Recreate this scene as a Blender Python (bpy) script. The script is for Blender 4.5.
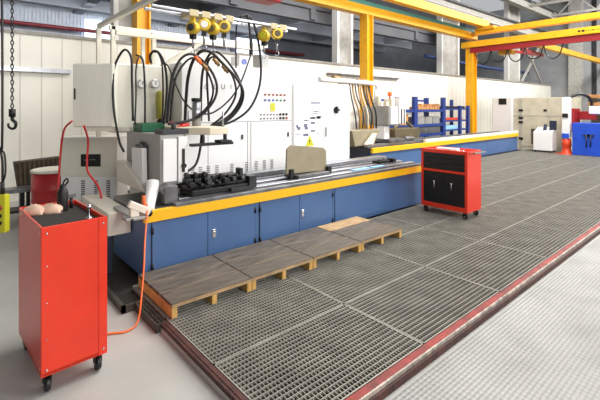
import bpy, bmesh, math, random
from mathutils import Vector, Matrix
random.seed(4)
for o in list(bpy.data.objects): bpy.data.objects.remove(o)
SC = bpy.context.scene
COL = SC.collection
PI = math.pi
V = Vector
# ------------------------------------------------------------------ camera
F_PX, HY, CAM_H = 405.0, 107.0, 1.65
TH = math.atan2(466, 405)                      # angle between view axis and the bench direction (X)
S_, C_ = math.sin(TH), math.cos(TH)
cam = bpy.data.cameras.new('camera')
cam.sensor_width = 36.0
cam.lens = F_PX / 600 * 36.0
cam.shift_y = -(200 - HY) / 600
cam.clip_start = 0.05
cam.clip_end = 200
camo = bpy.data.objects.new('camera', cam)
COL.objects.link(camo)
camo.location = (0, 0, CAM_H)
camo.rotation_euler = (PI / 2, 0, math.atan2(S_, C_) - PI / 2)
SC.camera = camo
# ------------------------------------------------------------------ world, lights, exposure
W = bpy.data.worlds.new('world')
SC.world = W
W.use_nodes = True
bg = W.node_tree.nodes['Background']
bg.inputs[0].default_value = (0.93, 0.97, 1.0, 1)
bg.inputs[1].default_value = 0.5
SC.view_settings.view_transform = 'Standard'
SC.view_settings.look = 'None'
SC.view_settings.exposure = 0.0
SC.view_settings.gamma = 1.0

def area(name, loc, target, sx, sy, power, col=(1, 1, 1)):
    l = bpy.data.lights.new(name, 'AREA')
    l.shape = 'RECTANGLE'; l.size = sx; l.size_y = sy; l.energy = power; l.color = col
    o = bpy.data.objects.new(name, l)
    o.location = loc
    o.rotation_euler = (V(target) - V(loc)).to_track_quat('-Z', 'Y').to_euler()
    COL.objects.link(o)
    return o
area('skylight_lamp', (5.6, 1.0, 7.7), (5.0, 1.8, 0), 6, 2.0, 330, (1, 0.98, 0.95))
area('skylight_lamp', (14, 2.5, 7.7), (14, 3.4, 0), 10, 2.0, 1450, (1, 0.98, 0.95))
area('skylight_lamp', (23.5, 3.0, 7.7), (23, 8, 0.5), 9, 2.0, 1000, (1, 0.98, 0.95))
area('skylight_lamp', (7, 5.2, 7.7), (5.5, 7.2, 0), 11, 1.0, 660, (1, 0.98, 0.95))
area('window_and_fill_light', (12, -6, 5.0), (4.5, 5.0, 0.8), 8, 4, 900, (1, 0.99, 0.97))
area('window_and_fill_light', (1.0, -8, 4.6), (1.2, 4.5, 1.0), 7, 3.5, 560, (1, 0.99, 0.97))  # added fill with no window behind it, brightens trolley and cabinet fronts
area('far_bay_fill', (4, 12.5, 4.4), (4, 14.4, 3.6), 12, 0.3, 110, (0.92, 0.96, 1))  # added fill for the far wall, no fitting there
area('far_bay_fill', (14, 10.3, 4.2), (14, 14.4, 4.4), 14, 0.4, 90, (0.92, 0.96, 1))  # added fill turned away from the camera to lift the dark bay
# ------------------------------------------------------------------ helpers
def lin(c):
    return tuple(((v / 255) / 12.92 if v / 255 <= 0.04045 else ((v / 255 + 0.055) / 1.055) ** 2.4) for v in c) + (1,)

def mat(name, col, rough=0.5, metal=0.0, var=0.0, scale=6.0, bump=0.0, bscale=60.0, emit=0.0, alpha=1.0, coat=0.0, stretch=None):
    m = bpy.data.materials.new(name)
    m.use_nodes = True
    nt = m.node_tree
    b = nt.nodes['Principled BSDF']
    b.inputs['Base Color'].default_value = lin(col)
    b.inputs['Roughness'].default_value = rough
    b.inputs['Metallic'].default_value = metal
    if coat: b.inputs['Coat Weight'].default_value = coat
    tc = nt.nodes.new('ShaderNodeTexCoord')
    src = tc.outputs['Object']
    if stretch:
        mp = nt.nodes.new('ShaderNodeMapping')
        mp.inputs['Scale'].default_value = stretch
        nt.links.new(src, mp.inputs[0]); src = mp.outputs[0]
    if var:
        n = nt.nodes.new('ShaderNodeTexNoise')
        n.inputs['Scale'].default_value = scale
        n.inputs['Detail'].default_value = 5
        nt.links.new(src, n.inputs['Vector'])
        r = nt.nodes.new('ShaderNodeValToRGB')
        r.color_ramp.elements[0].position = 0.3
        r.color_ramp.elements[1].position = 0.7
        r.color_ramp.elements[0].color = lin([max(0, v * (1 - var)) for v in col])
        r.color_ramp.elements[1].color = lin([min(255, v * (1 + var * 0.6)) for v in col])
        nt.links.new(n.outputs[0], r.inputs[0])
        nt.links.new(r.outputs[0], b.inputs['Base Color'])
    if bump:
        n2 = nt.nodes.new('ShaderNodeTexNoise')
        n2.inputs['Scale'].default_value = bscale
        n2.inputs['Detail'].default_value = 4
        nt.links.new(src, n2.inputs['Vector'])
        bp = nt.nodes.new('ShaderNodeBump')
        bp.inputs['Strength'].default_value = bump
        bp.inputs['Distance'].default_value = 0.01
        nt.links.new(n2.outputs[0], bp.inputs['Height'])
        nt.links.new(bp.outputs[0], b.inputs['Normal'])
    if emit:
        b.inputs['Emission Color'].default_value = lin(col)
        b.inputs['Emission Strength'].default_value = emit
    if alpha < 1:
        b.inputs['Alpha'].default_value = alpha
    return m

M = {}
def dm(k, *a, **kw): M[k] = mat(k, *a, **kw)
dm('concrete', (170, 170, 165), 0.42, var=0.07, scale=1.6, bump=0.03, bscale=30)
dm('antislip', (152, 152, 148), 0.5, var=0.09, scale=2.2)
dm('hole_shade', (14, 13, 11), 0.8)
dm('grate', (156, 153, 144), 0.42, metal=0.25, var=0.12, scale=4)
dm('kerb_red', (132, 38, 31), 0.55, var=0.3, scale=9)
dm('kerb_bare', (170, 160, 150), 0.5, metal=0.3, var=0.3, scale=20)
dm('partition', (236, 233, 222), 0.45, var=0.04, scale=1.0)
dm('partition_joint', (188, 184, 172), 0.7)
dm('cap_rail', (150, 146, 138), 0.5, var=0.1)
dm('wall_grey', (150, 152, 154), 0.7, var=0.08, scale=1.5)
dm('wall_dark', (92, 94, 100), 0.8, var=0.1, scale=1.2)
dm('corrugated', (196, 200, 208), 0.6, var=0.06)
dm('slab', (122, 124, 130), 0.8, var=0.1, scale=0.8)
dm('column_web', (176, 174, 168), 0.6, var=0.08)
dm('column_white', (232, 230, 225), 0.5)
dm('yellow', (238, 172, 22), 0.45, var=0.05)
dm('yellow_dim', (205, 150, 28), 0.5, var=0.08)
dm('stripe', (240, 184, 24), 0.4)
dm('teal', (70, 130, 120), 0.5)
dm('rail_red', (150, 30, 36), 0.45)
dm('pipe_red', (120, 36, 40), 0.5)
dm('blue_pipe', (40, 60, 110), 0.5)
dm('blue', (76, 106, 150), 0.38, var=0.04, scale=3)
dm('blue_dark', (34, 44, 66), 0.5)
dm('bright_blue', (32, 78, 196), 0.4, var=0.06)
dm('rack_blue', (34, 58, 126), 0.45)
dm('steel', (176, 178, 184), 0.28, metal=0.85, var=0.08, scale=8)
dm('chrome', (215, 215, 218), 0.18, metal=1.0)
dm('dark_steel', (70, 70, 74), 0.4, metal=0.7, var=0.2)
dm('tray_steel', (120, 120, 122), 0.4, metal=0.6, var=0.2)
dm('tray_dark', (84, 80, 72), 0.5, metal=0.4, var=0.2)
dm('grey_paint', (158, 157, 154), 0.4, metal=0.25, var=0.08, scale=3)
dm('white', (236, 235, 234), 0.35)
dm('cream', (226, 221, 206), 0.35, var=0.03, scale=2)
dm('cream_gloss', (238, 234, 220), 0.16, coat=0.5, var=0.05, scale=2, stretch=(3, 3, 0.4))
dm('beige', (150, 139, 114), 0.45, var=0.05)
dm('beige_light', (222, 212, 188), 0.45, var=0.05)
dm('black', (11, 11, 12), 0.5)
dm('rubber', (18, 18, 19), 0.38)
dm('seam', (120, 120, 122), 0.6)
dm('red', (224, 50, 20), 0.32, var=0.03, coat=0.2)
dm('red_dark', (150, 30, 30), 0.4)
dm('red_lit', (228, 62, 44), 0.35, coat=0.2)  # the cart's red with its stronger side light put into the colour
dm('drum_red', (176, 38, 40), 0.4, var=0.12)
dm('orange', (232, 110, 48), 0.4)
dm('orange_red', (218, 66, 28), 0.45, var=0.1)
dm('red_tube', (205, 40, 40), 0.4)
dm('green', (12, 96, 60), 0.4)
dm('lime', (202, 198, 40), 0.4)
dm('brass', (210, 176, 52), 0.35, metal=0.3)
dm('copper', (150, 118, 78), 0.4, metal=0.5)
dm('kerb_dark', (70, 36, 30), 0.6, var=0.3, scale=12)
dm('glove', (216, 182, 158), 0.9, var=0.1, scale=20, bump=0.4)
dm('cuff_shade', (60, 40, 40), 0.9)
dm('mat', (38, 36, 32), 0.8, var=0.3, scale=30)
dm('deck', (92, 84, 74), 0.45, var=0.3, scale=5, bump=0.2, bscale=20, stretch=(1, 6, 1))
dm('deck_light', (176, 146, 108), 0.7, var=0.18, scale=7, bump=0.2, stretch=(1, 6, 1))
dm('pine', (214, 168, 96), 0.65, var=0.14, scale=8, bump=0.15, stretch=(5, 1, 1))
dm('brown_crate', (66, 56, 42), 0.8, var=0.25, scale=6)
dm('card', (196, 140, 84), 0.8, var=0.12)
dm('window_glow', (225, 238, 255), 0.5, emit=2.0)
dm('skylight_glow', (245, 250, 255), 0.5, emit=1.6)
dm('paper', (244, 246, 250), 0.6)
dm('ink', (110, 112, 132), 0.6)
dm('bowl', (158, 150, 62), 0.35)
dm('bracket_tan', (196, 180, 142), 0.5)
dm('lamp_red', (160, 76, 58), 0.3)
dm('lamp_green', (60, 130, 90), 0.3)
dm('lamp_blue', (84, 96, 170), 0.3)
dm('pale_blue', (150, 200, 232), 0.4)
dm('olive', (96, 86, 62), 0.6, var=0.2)
dm('dirty_cream', (208, 202, 180), 0.5, var=0.06, scale=3)
dm('gauge_face', (245, 245, 240), 0.4)

def tread(m):
    nt = m.node_tree; b = nt.nodes['Principled BSDF']
    tc = nt.nodes.new('ShaderNodeTexCoord'); mp = nt.nodes.new('ShaderNodeMapping'); mp.inputs['Scale'].default_value = (22, 34, 1)
    vo = nt.nodes.new('ShaderNodeTexVoronoi'); vo.inputs['Scale'].default_value = 1.0; vo.inputs['Randomness'].default_value = 0.0; vo.voronoi_dimensions = '2D'
    nt.links.new(tc.outputs['Object'], mp.inputs[0]); nt.links.new(mp.outputs[0], vo.inputs['Vector'])
    bp = nt.nodes.new('ShaderNodeBump'); bp.invert = True; bp.inputs['Strength'].default_value = 0.9; bp.inputs['Distance'].default_value = 0.012
    nt.links.new(vo.outputs['Distance'], bp.inputs['Height']); nt.links.new(bp.outputs[0], b.inputs['Normal'])
tread(M['antislip'])

class MB:
    """collects shapes into one bmesh, in world (or local) coordinates"""
    def __init__(s): s.bm = bmesh.new()
    def box(s, x0, x1, y0, y1, z0, z1, rz=0, about=None):
        vs = [s.bm.verts.new((x, y, z)) for z in (z0, z1) for x, y in ((x0, y0), (x1, y0), (x1, y1), (x0, y1))]
        for f in ((3, 2, 1, 0), (4, 5, 6, 7), (0, 1, 5, 4), (1, 2, 6, 5), (2, 3, 7, 6), (3, 0, 4, 7)):
            s.bm.faces.new([vs[i] for i in f])
        if rz:
            c = V(about) if about else V(((x0 + x1) / 2, (y0 + y1) / 2, 0))
            bmesh.ops.rotate(s.bm, verts=vs, cent=c, matrix=Matrix.Rotation(rz, 3, 'Z'))
        return vs
    def beam(s, a, b, w, h, up=(0, 0, 1)):
        a, b = V(a), V(b)
        d = (b - a).normalized(); u = V(up)
        if abs(d.dot(u)) > 0.98: u = V((0, 1, 0))
        x = d.cross(u).normalized(); z = x.cross(d)
        vs = []
        for p in (a, b):
            for i, j in ((-1, -1), (1, -1), (1, 1), (-1, 1)):
                vs.append(s.bm.verts.new(p + x * i * w / 2 + z * j * h / 2))
        for f in ((3, 2, 1, 0), (4, 5, 6, 7), (0, 1, 5, 4), (1, 2, 6, 5), (2, 3, 7, 6), (3, 0, 4, 7)):
            s.bm.faces.new([vs[i] for i in f])
        return vs
    def lathe(s, base, prof, n=24, axis=(0, 0, 1)):
        """prof: list of (r, h) along axis from base"""
        base = V(base); ax = V(axis).normalized()
        t = V((1, 0, 0)) if abs(ax.x) < 0.9 else V((0, 1, 0))
        x = ax.cross(t).normalized(); y = ax.cross(x)
        rings = []
        for r, h in prof:
            rings.append([s.bm.verts.new(base + ax * h + x * r * math.cos(2 * PI * k / n) + y * r * math.sin(2 * PI * k / n)) for k in range(n)])
        for a, b in zip(rings, rings[1:]):
            for k in range(n):
                f = s.bm.faces.new((a[k], a[(k + 1) % n], b[(k + 1) % n], b[k])); f.smooth = True
        s.bm.faces.new(rings[0][::-1]); s.bm.faces.new(rings[-1])
    def cyl(s, a, b, r, n=16):
        a, b = V(a), V(b)
        s.lathe(a, [(r, 0), (r, (b - a).length)], n, b - a)
    def tube(s, pts, r, n=8, sub=6):
        pts = [V(p) for p in pts]
        if len(pts) > 2 and sub > 1:
            q = []
            P = [2 * pts[0] - pts[1]] + pts + [2 * pts[-1] - pts[-2]]
            for i in range(1, len(P) - 2):
                for k in range(sub):
                    t = k / sub
                    q.append(0.5 * (2 * P[i] + (P[i + 1] - P[i - 1]) * t + (2 * P[i - 1] - 5 * P[i] + 4 * P[i + 1] - P[i + 2]) * t * t + (3 * P[i] - P[i - 1] - 3 * P[i + 1] + P[i + 2]) * t ** 3))
            q.append(pts[-1]); pts = q
        rings = []; nrm = None
        for i, p in enumerate(pts):
            d = (pts[min(i + 1, len(pts) - 1)] - pts[max(i - 1, 0)]).normalized()
            if nrm is None:
                nrm = d.cross(V((0.3, 0.2, 1)) if abs(d.z) < 0.95 else V((1, 0.1, 0))).normalized()
            else:
                nrm = (nrm - d * nrm.dot(d)).normalized()
            bn = d.cross(nrm)
            rr = r(i / (len(pts) - 1)) if callable(r) else r
            rings.append([s.bm.verts.new(p + (nrm * math.cos(2 * PI * k / n) + bn * math.sin(2 * PI * k / n)) * rr) for k in range(n)])
        for a, b in zip(rings, rings[1:]):
            for k in range(n):
                f = s.bm.faces.new((a[k], a[(k + 1) % n], b[(k + 1) % n], b[k])); f.smooth = True
        s.bm.faces.new(rings[0][::-1]); s.bm.faces.new(rings[-1])
    def prism(s, poly, vec):
        """extrude a polygon of 3-D points by vec"""
        vec = V(vec)
        a = [s.bm.verts.new(V(p)) for p in poly]
        b = [s.bm.verts.new(V(p) + vec) for p in poly]
        n = len(a)
        s.bm.faces.new(a[::-1]); s.bm.faces.new(b)
        for k in range(n): s.bm.faces.new((a[k], a[(k + 1) % n], b[(k + 1) % n], b[k]))
    def ball(s, c, r, sc=(1, 1, 1), rz=0, n=12):
        m = Matrix.Translation(V(c)) @ Matrix.Rotation(rz, 4, 'Z') @ Matrix.Diagonal((sc[0] * r, sc[1] * r, sc[2] * r, 1))
        res = bmesh.ops.create_uvsphere(s.bm, u_segments=n, v_segments=max(6, n // 2), radius=1, matrix=m)
        for v in res['verts']:
            for f in v.link_faces: f.smooth = True

ROOTS = {}
def world_of(o):
    while o.parent: o = o.parent
    return ROOTS.get(o.name, Matrix())
def tag(o, label=None, cat=None, group=None, kind=None):
    if label: o['label'] = label
    if cat: o['category'] = cat
    if group: o['group'] = group
    if kind: o['kind'] = kind
    return o
def thing(name, label, cat, loc=(0, 0, 0), rz=0, group=None):
    o = bpy.data.objects.new(name, None)
    o.empty_display_size = 0.1
    COL.objects.link(o)
    o.location = loc; o.rotation_euler = (0, 0, rz)
    ROOTS[o.name] = Matrix.Translation(V(loc)) @ Matrix.Rotation(rz, 4, 'Z')
    return tag(o, label, cat, group)
def put(name, mb, m, parent=None, local=False, bevel=0.0, label=None, seg=2):
    """link the collected shapes as ONE mesh; coordinates are world unless local"""
    bm = mb.bm
    bmesh.ops.recalc_face_normals(bm, faces=bm.faces)
    me = bpy.data.meshes.new(name)
    o = bpy.data.objects.new(name, me)
    COL.objects.link(o)
    if parent:
        if not local: bm.transform(world_of(parent).inverted())
        o.parent = parent
    else:
        xs = [v.co for v in bm.verts]
        c = V(((min(p.x for p in xs) + max(p.x for p in xs)) / 2, (min(p.y for p in xs) + max(p.y for p in xs)) / 2, min(p.z for p in xs)))
        bm.transform(Matrix.Translation(-c)); o.location = c
        ROOTS[o.name] = Matrix.Translation(c)
    bm.to_mesh(me); bm.free()
    me.materials.append(M[m])
    if bevel:
        b = o.modifiers.new('bevel', 'BEVEL'); b.width = bevel; b.segments = seg; b.limit_method = 'ANGLE'; b.angle_limit = 0.7
    if label: o['label'] = label
    return o
def bx(name, m, x0, x1, y0, y1, z0, z1, parent=None, bevel=0.0, local=False, rz=0, about=None, label=None):
    b = MB(); b.box(x0, x1, y0, y1, z0, z1, rz, about)
    return put(name, b, m, parent, local, bevel, label)
def struct(o):
    o['kind'] = 'structure'; return o
def copy_tree(o, parent=None):
    c = o.copy(); COL.objects.link(c); c.parent = parent
    for ch in [k for k in bpy.data.objects if k.parent == o]: copy_tree(ch, c)
    return c
def at(px, py, Y):
    """world point on the plane y = Y along a sight line measured on site"""
    a = (px - 300) / F_PX; b = (HY - py) / F_PX
    t = Y / (S_ - a * C_)
    return V(((C_ + a * S_) * t, Y, CAM_H + b * t))
def text(name, s, loc, rot, size, m, parent=None):
    c = bpy.data.curves.new(name, 'FONT'); c.body = s; c.size = size; c.extrude = 0.001
    c.align_x = 'CENTER'; c.align_y = 'CENTER'
    tmp = bpy.data.objects.new('tmp', c); COL.objects.link(tmp)
    dg = bpy.context.evaluated_depsgraph_get()
    me = bpy.data.meshes.new_from_object(tmp.evaluated_get(dg))
    bpy.data.objects.remove(tmp)
    bm = bmesh.new(); bm.from_mesh(me)
    from mathutils import Euler
    bm.transform(Matrix.Translation(V(loc)) @ Euler(rot).to_matrix().to_4x4())
    b = MB(); b.bm.free(); b.bm = bm
    return put(name, b, m, parent)

# ================================================================== THE SETTING
ZF = -0.07                                     # shop floor; grating tops are z = 0
struct(bx('floor', 'concrete', -8, 29, -12, 16, ZF - 0.2, ZF))
struct(bx('floor_walkway', 'antislip', 1.0, 29, -12, 1.44, ZF - 0.02, ZF + 0.003))
struct(bx('floor_hole_shade', 'hole_shade', 1.27, 17.4, 1.55, 8.6, ZF - 0.01, ZF + 0.006))  # near-black sheet on the slab; shade in the grating holes put into colour
struct(bx('ceiling', 'slab', -8, 32, -12, 9.2, 8.3, 8.5))
# skylight strips set in the ceiling
for i, (x, y) in enumerate(((19.5, 3.0), (22.5, 3.0), (25.5, 3.0), (19.5, 5.6), (22.5, 5.6), (25.5, 5.6))):
    struct(bx('window_%d' % (i + 1), 'skylight_glow', x, x + 2.0, y, y + 0.9, 8.24, 8.3))
# partition of cream sandwich panels
b = MB(); b.box(-6, 29.0, 9.0, 9.12, ZF, 3.0)
wall = struct(put('wall_back', b, 'partition'))
b = MB()
x = -5.8
while x < 22.4:
    b.box(x - 0.005, x + 0.005, 8.996, 9.001, 0.0, 2.98); x += 0.34
struct(put('wall_back_joint', b, 'partition_joint'))
b = MB(); b.box(-6, 29.0, 8.96, 9.16, 3.0, 3.06); struct(put('trim_1', b, 'cap_rail'))
# low rail along the partition at the left (sliding door track)
b = MB(); b.box(-3, 1.82, 8.9, 8.995, 2.3, 2.38); struct(put('trim_2', b, 'steel'))
# the bay beyond the partition
b = MB(); b.box(-8, 34, 14.4, 14.6, 0, 4.9)
struct(put('wall_far', b, 'wall_dark'))
b = MB()
x = -6
b.box(-6, 8.7, 14.39, 14.4, 2.6, 4.9)
while x < 8.6:
    b.box(x, x + 0.07, 14.37, 14.4, 2.6, 4.9); x += 0.1
struct(put('wall_far_cladding', b, 'corrugated'))
b = MB(); b.box(-8, 17.6, 10.0, 15.0, 4.95, 5.25)
struct(put('ceiling_mezzanine', b, 'slab'))
b = MB()
for y in (10.2, 11.8, 13.4): b.box(-8, 17.6, y - 0.12, y + 0.12, 4.55, 4.95)
for x in (-3, 0.0, 3.1, 6.2, 9.3, 12.4, 15.5): b.box(x - 0.12, x + 0.12, 10.0, 14.4, 4.6, 4.95)
struct(put('ceiling_beam', b, 'slab'))
struct(bx('window_7', 'window_glow', 3.3, 4.6, 14.2, 14.3, 3.55, 4.45))
struct(bx('window_8', 'window_glow', 8.9, 10.3, 14.2, 14.3, 3.3, 4.5))
struct(bx('wall_far_upper', 'wall_dark', -8, 34, 15.0, 15.2, 4.9, 9))
struct(bx('wall_right', 'wall_grey', 29.0, 29.3, -12, 14.6, ZF, 8.4))
b = MB()
for y in (7.6, 5.4, 3.2, 1.0, -1.2): b.box(28.7, 29.0, y - 0.35, y + 0.35, ZF, 8.3)
struct(put('wall_right_pier', b, 'column_web'))
b = MB()
for y in (6.7, 4.5, 2.3): b.box(28.96, 29.0, y - 0.12, y + 0.12, ZF, 8.3)
struct(put('trim_3', b, 'dark_steel'))
struct(bx('wall_left_unseen', 'wall_grey', -7.3, -7.0, -12, 9.0, ZF, 8.3))  # unseen wall, added to block world light from the left
# steel columns standing along the partition: flange, web, flange
for i, (x0, x1) in enumerate(((2.72, 3.25), (9.72, 10.5), (16.3, 17.85), (23.3, 24.9))):
    y0, y1 = (9.3, 9.55)
    r = thing('building_column', ('grey and white steel column behind the yellow post at the left', 'tall white steel column rising behind the partition near the white cabinets',
              'white steel column above the blue storage rack', 'far white steel column above the pale machine enclosure')[i], 'column', (x0, y0, ZF))
    w = (x1 - x0)
    b = MB(); b.box(x0 + 0.06, x1 - 0.06, 9.4, 9.45, ZF, 8.3); put('web', b, 'column_web', r)
    b = MB(); b.box(x0, x0 + 0.1, y0, y1, ZF, 8.3); put('flange', b, 'column_white', r)
    b = MB(); b.box(x1 - 0.1, x1, y0, y1, ZF, 8.3); put('flange', b, 'column_white', r)
# brace between far columns
r = thing('cross_brace', 'pale crossed braces between the far columns', 'brace', (26.5, 9.06, 3.06))
for i, (xa, xb) in enumerate(((24.6, 27.4), (27.4, 24.6))):
    b = MB(); b.beam((xa, 9.03 + i * 0.07, 5.4), (xb, 9.03 + i * 0.07, 3.1), 0.12, 0.06); put('diagonal', b, 'column_web', r)
# pipes on the far wall
b = MB(); b.cyl((-6, 14.1, 4.07), (12.5, 14.1, 4.07), 0.06, 12)
tag(put('fire_pipe', b, 'pipe_red'), 'dark red pipe running high along the far wall', 'pipe')
b = MB(); b.tube([(-6, 14.18, 3.66), (8, 14.18, 3.66)], 0.05, 8, 1)
tag(put('cable_duct', b, 'blue_pipe'), 'thin dark blue pipe below the dark red pipe', 'pipe')
b = MB(); b.tube([(15.5, 9.64, 3.86), (22, 9.64, 3.72), (27, 9.64, 3.75)], 0.08, 10, 4)
tag(put('water_pipe', b, 'blue_pipe'), 'dark blue pipe crossing behind the far columns above the partition', 'pipe')
# grey crane runway girders high over the partition
for lab, y, z in (('long grey crane girder high over the partition, the lower one', 8.85, 5.7), ('long grey crane girder high under the roof, the upper one', 8.6, 7.0)):
    r = thing('crane_girder', lab, 'girder', (15, y, z))
    b = MB(); b.box(2, 28.9, y - 0.16, y + 0.16, z, z + 0.08); b.box(2, 28.9, y - 0.03, y + 0.03, z + 0.08, z + 0.42); put('beam', b, 'column_web', r)
    b = MB(); b.box(2, 28.9, y - 0.16, y + 0.16, z + 0.42, z + 0.5); put('rail', b, 'dark_steel', r)
# roof trusses
for k, x in enumerate((17.0, 20.6, 24.2, 27.8)):
    r = thing('roof_truss', 'grey roof truss, %s of the four from the near end' % ('first', 'second', 'third', 'fourth')[k], 'truss', (x, 3, 7.3), group='roof trusses')
    b = MB(); b.beam((x, -6, 7.2), (x, 9.2, 7.2), 0.12, 0.14); put('lower_chord', b, 'column_web', r)
    b = MB(); b.beam((x, -6, 8.2), (x, 9.2, 8.2), 0.12, 0.14); put('upper_chord', b, 'column_web', r)
    b = MB(); y = -6.0; i = 0
    while y < 9.0:
        b.beam((x, y, 7.2 if i % 2 else 8.2), (x, y + 0.95, 8.2 if i % 2 else 7.2), 0.06, 0.06); y += 0.95; i += 1
    put('diagonals', b, 'column_web', r)

# ================================================================== GRATING PLATFORM
PX, PY = 1.222, 0.76
GX0, GY0 = 1.285, 1.565
def grate_mesh():
    b = MB(); w, d = PX - 0.006, PY - 0.006
    e = 0.009
    b.box(0, w, 0, e, -0.035, 0); b.box(0, w, d - e, d, -0.035, 0)
    b.box(0, e, 0, d, -0.035, 0); b.box(w - e, w, 0, d, -0.035, 0)
    n = 18
    for k in range(1, n):
        y = d * k / n; b.box(e, w - e, y - 0.0024, y + 0.0024, -0.034, -0.001)
    n = 44
    for k in range(1, n):
        x = w * k / n; b.box(x - 0.0019, x + 0.0019, e, d - e, -0.03, -0.006)
    me = bpy.data.meshes.new('floor_grating'); bmesh.ops.recalc_face_normals(b.bm, faces=b.bm.faces)
    b.bm.to_mesh(me); b.bm.free(); me.materials.append(M['grate']); return me
GM = grate_mesh()
ORD = ['first', 'second', 'third', 'fourth', 'fifth', 'sixth', 'seventh', 'eighth', 'ninth', 'tenth', 'eleventh', 'twelfth', 'thirteenth', 'fourteenth']
ROWN = ['row along the red kerb', 'second row from red kerb', 'third row from red kerb', 'fourth row from red kerb',
        'fifth row from red kerb', 'sixth row from red kerb']
for j in range(6):
    c0 = 0 if j < 3 else 5
    for i in range(c0, 13):
        o = bpy.data.objects.new('floor_grating', GM); COL.objects.link(o)
        o.location = (GX0 + i * PX, GY0 + j * PY, 0)
        tag(o, 'steel floor grating, %s from near end, %s' % (ORD[i - c0], ROWN[j]), 'grating', 'steel floor gratings')
# bearers carrying the gratings
b = MB()
for j in range(7): b.box(GX0, 17.1, GY0 + j * PY - 0.028, GY0 + j * PY + 0.012, ZF + 0.004, -0.0355) if j < 4 else b.box(7.3, 17.1, GY0 + j * PY - 0.028, GY0 + j * PY + 0.012, ZF + 0.004, -0.0355)
struct(put('trim_4', b, 'dark_steel'))
# red angle-iron kerbs
r = thing('platform_kerb', 'chipped red steel kerb along the right side of the grating platform', 'kerb', (9, 1.52, ZF))
b = MB(); b.box(1.225, 17.4, 1.505, 1.555, -0.02, 0.004); put('top_flange', b, 'kerb_red', r)
b = MB(); b.box(1.225, 17.4, 1.492, 1.505, -0.022, 0.002); put('worn_edge', b, 'kerb_bare', r, label='bare worn metal edge')
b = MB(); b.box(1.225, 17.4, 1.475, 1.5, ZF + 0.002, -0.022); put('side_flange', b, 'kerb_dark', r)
r = thing('platform_kerb', 'dark red steel kerb across the near left end of the grating platform', 'kerb', (1.24, 2.5, ZF))
b = MB(); b.box(1.245, 1.275, 1.56, 3.02, -0.02, 0.004); put('top_flange', b, 'kerb_dark', r)
b = MB(); b.box(1.225, 1.245, 1.5, 3.02, -0.03, 0.0); put('side_flange', b, 'kerb_dark', r)
b = MB(); b.box(1.222, 1.262, 1.56, 3.02, ZF + 0.002, -0.03); put('concrete_footing', b, 'concrete', r)
# oily trough at the left end of the bench
r = thing('drain_trough', 'dark oily metal trough on the floor at the left end of the bench', 'trough', (1.2, 4.2, ZF))
b = MB(); b.box(1.12, 1.41, 3.52, 5.2, ZF + 0.002, ZF + 0.02); put('base', b, 'mat', r)
b = MB(); b.box(1.09, 1.12, 3.5, 5.2, ZF + 0.002, -0.01); b.box(1.09, 1.30, 3.5, 3.53, ZF + 0.002, -0.01); put('rim', b, 'tray_dark', r)
b = MB()
b.box(1.19, 1.2, 3.04, 3.49, -0.04, 0); b.box(1.19, 1.28, 3.03, 3.045, -0.04, 0); b.box(1.19, 1.28, 3.475, 3.49, -0.04, 0)
for k in range(1, 10): b.box(1.2, 1.28, 3.045 + k * 0.043 - 0.003, 3.045 + k * 0.043 + 0.003, -0.035, -0.001)
for k in range(1, 3): b.box(1.2 + k * 0.028 - 0.003, 1.2 + k * 0.028 + 0.003, 3.045, 3.475, -0.03, -0.002)
b.box(1.19, 1.2, 3.04, 3.49, ZF, -0.04); b.box(1.19, 1.28, 3.03, 3.045, ZF, -0.04)
tag(put('grating_strip', b, 'tray_dark'), 'narrow steel grating strip beside the left end of the first pallet', 'grating')
# ================================================================== NEAR BENCH
BX0, BX1, BY0, BY1 = 1.42, 6.25, 3.9, 4.86
r = thing('machine_bench', 'long blue machine bench with yellow stripe behind the wooden pallets', 'machine', ((BX0 + BX1) / 2, BY0, 0))
bench = r
b = MB(); b.box(BX0, BX1, BY0, BY1, 0.0, 0.56); put('body', b, 'blue', r, bevel=0.004)
for k, (x0, x1) in enumerate(((1.49, 2.08), (2.085, 2.69), (2.76, 3.37), (3.375, 3.97), (4.02, 5.2))):
    d = bx('door' if k < 4 else 'side_panel', 'blue', x0, x1, BY0 - 0.012, BY0, 0.05, 0.525, r, bevel=0.003)
    if k in (1, 2):
        hx = x0 + 0.07 if k == 1 else x1 + 0.05
        hb = MB(); hb.box(hx - 0.02, hx + 0.02, BY0 - 0.022, BY0 - 0.012, 0.25, 0.34); hb.cyl((hx, BY0 - 0.03, 0.31), (hx, BY0 - 0.02, 0.31), 0.012, 10); put('handle', hb, 'chrome', d, bevel=0.003)
    if k < 4:
        hx = x0 if k in (0, 2) else x1
        for z in (0.1, 0.45):
            hb = MB(); hb.cyl((hx, BY0 - 0.018, z - 0.028), (hx, BY0 - 0.018, z + 0.028), 0.011, 10); put('hinge', hb, 'black', d)
for x in (1.485, 2.0825, 2.695, 2.755, 3.372, 3.98): bx('door_gap', 'blue_dark', x - 0.004, x + 0.004, BY0 - 0.003, BY0 + 0.001, 0.05, 0.53, r)
bx('stripe', 'stripe', BX0 - 0.01, BX1 + 0.01, BY0 - 0.03, BY0 + 0.03, 0.54, 0.65, r, bevel=0.004, label='yellow stripe')
b = MB(); b.box(BX0, BX1, BY0 + 0.03, BY1, 0.55, 0.64); put('bed', b, 'tray_steel', r)
for y in (BY0 + 0.0, BY0 + 0.62):
    bb = MB(); bb.box(BX0 + 0.3, BX1, y - 0.03, y + 0.05, 0.642, 0.685); put('rim', bb, 'tray_steel', r, bevel=0.006)
for y in (BY0 + 0.17, BY0 + 0.42):
    bb = MB(); bb.box(BX0 + 0.4, BX1 - 0.1, y - 0.05, y + 0.05, 0.64, 0.695); put('guide_rail', bb, 'steel', r, bevel=0.008)
b = MB()
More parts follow.
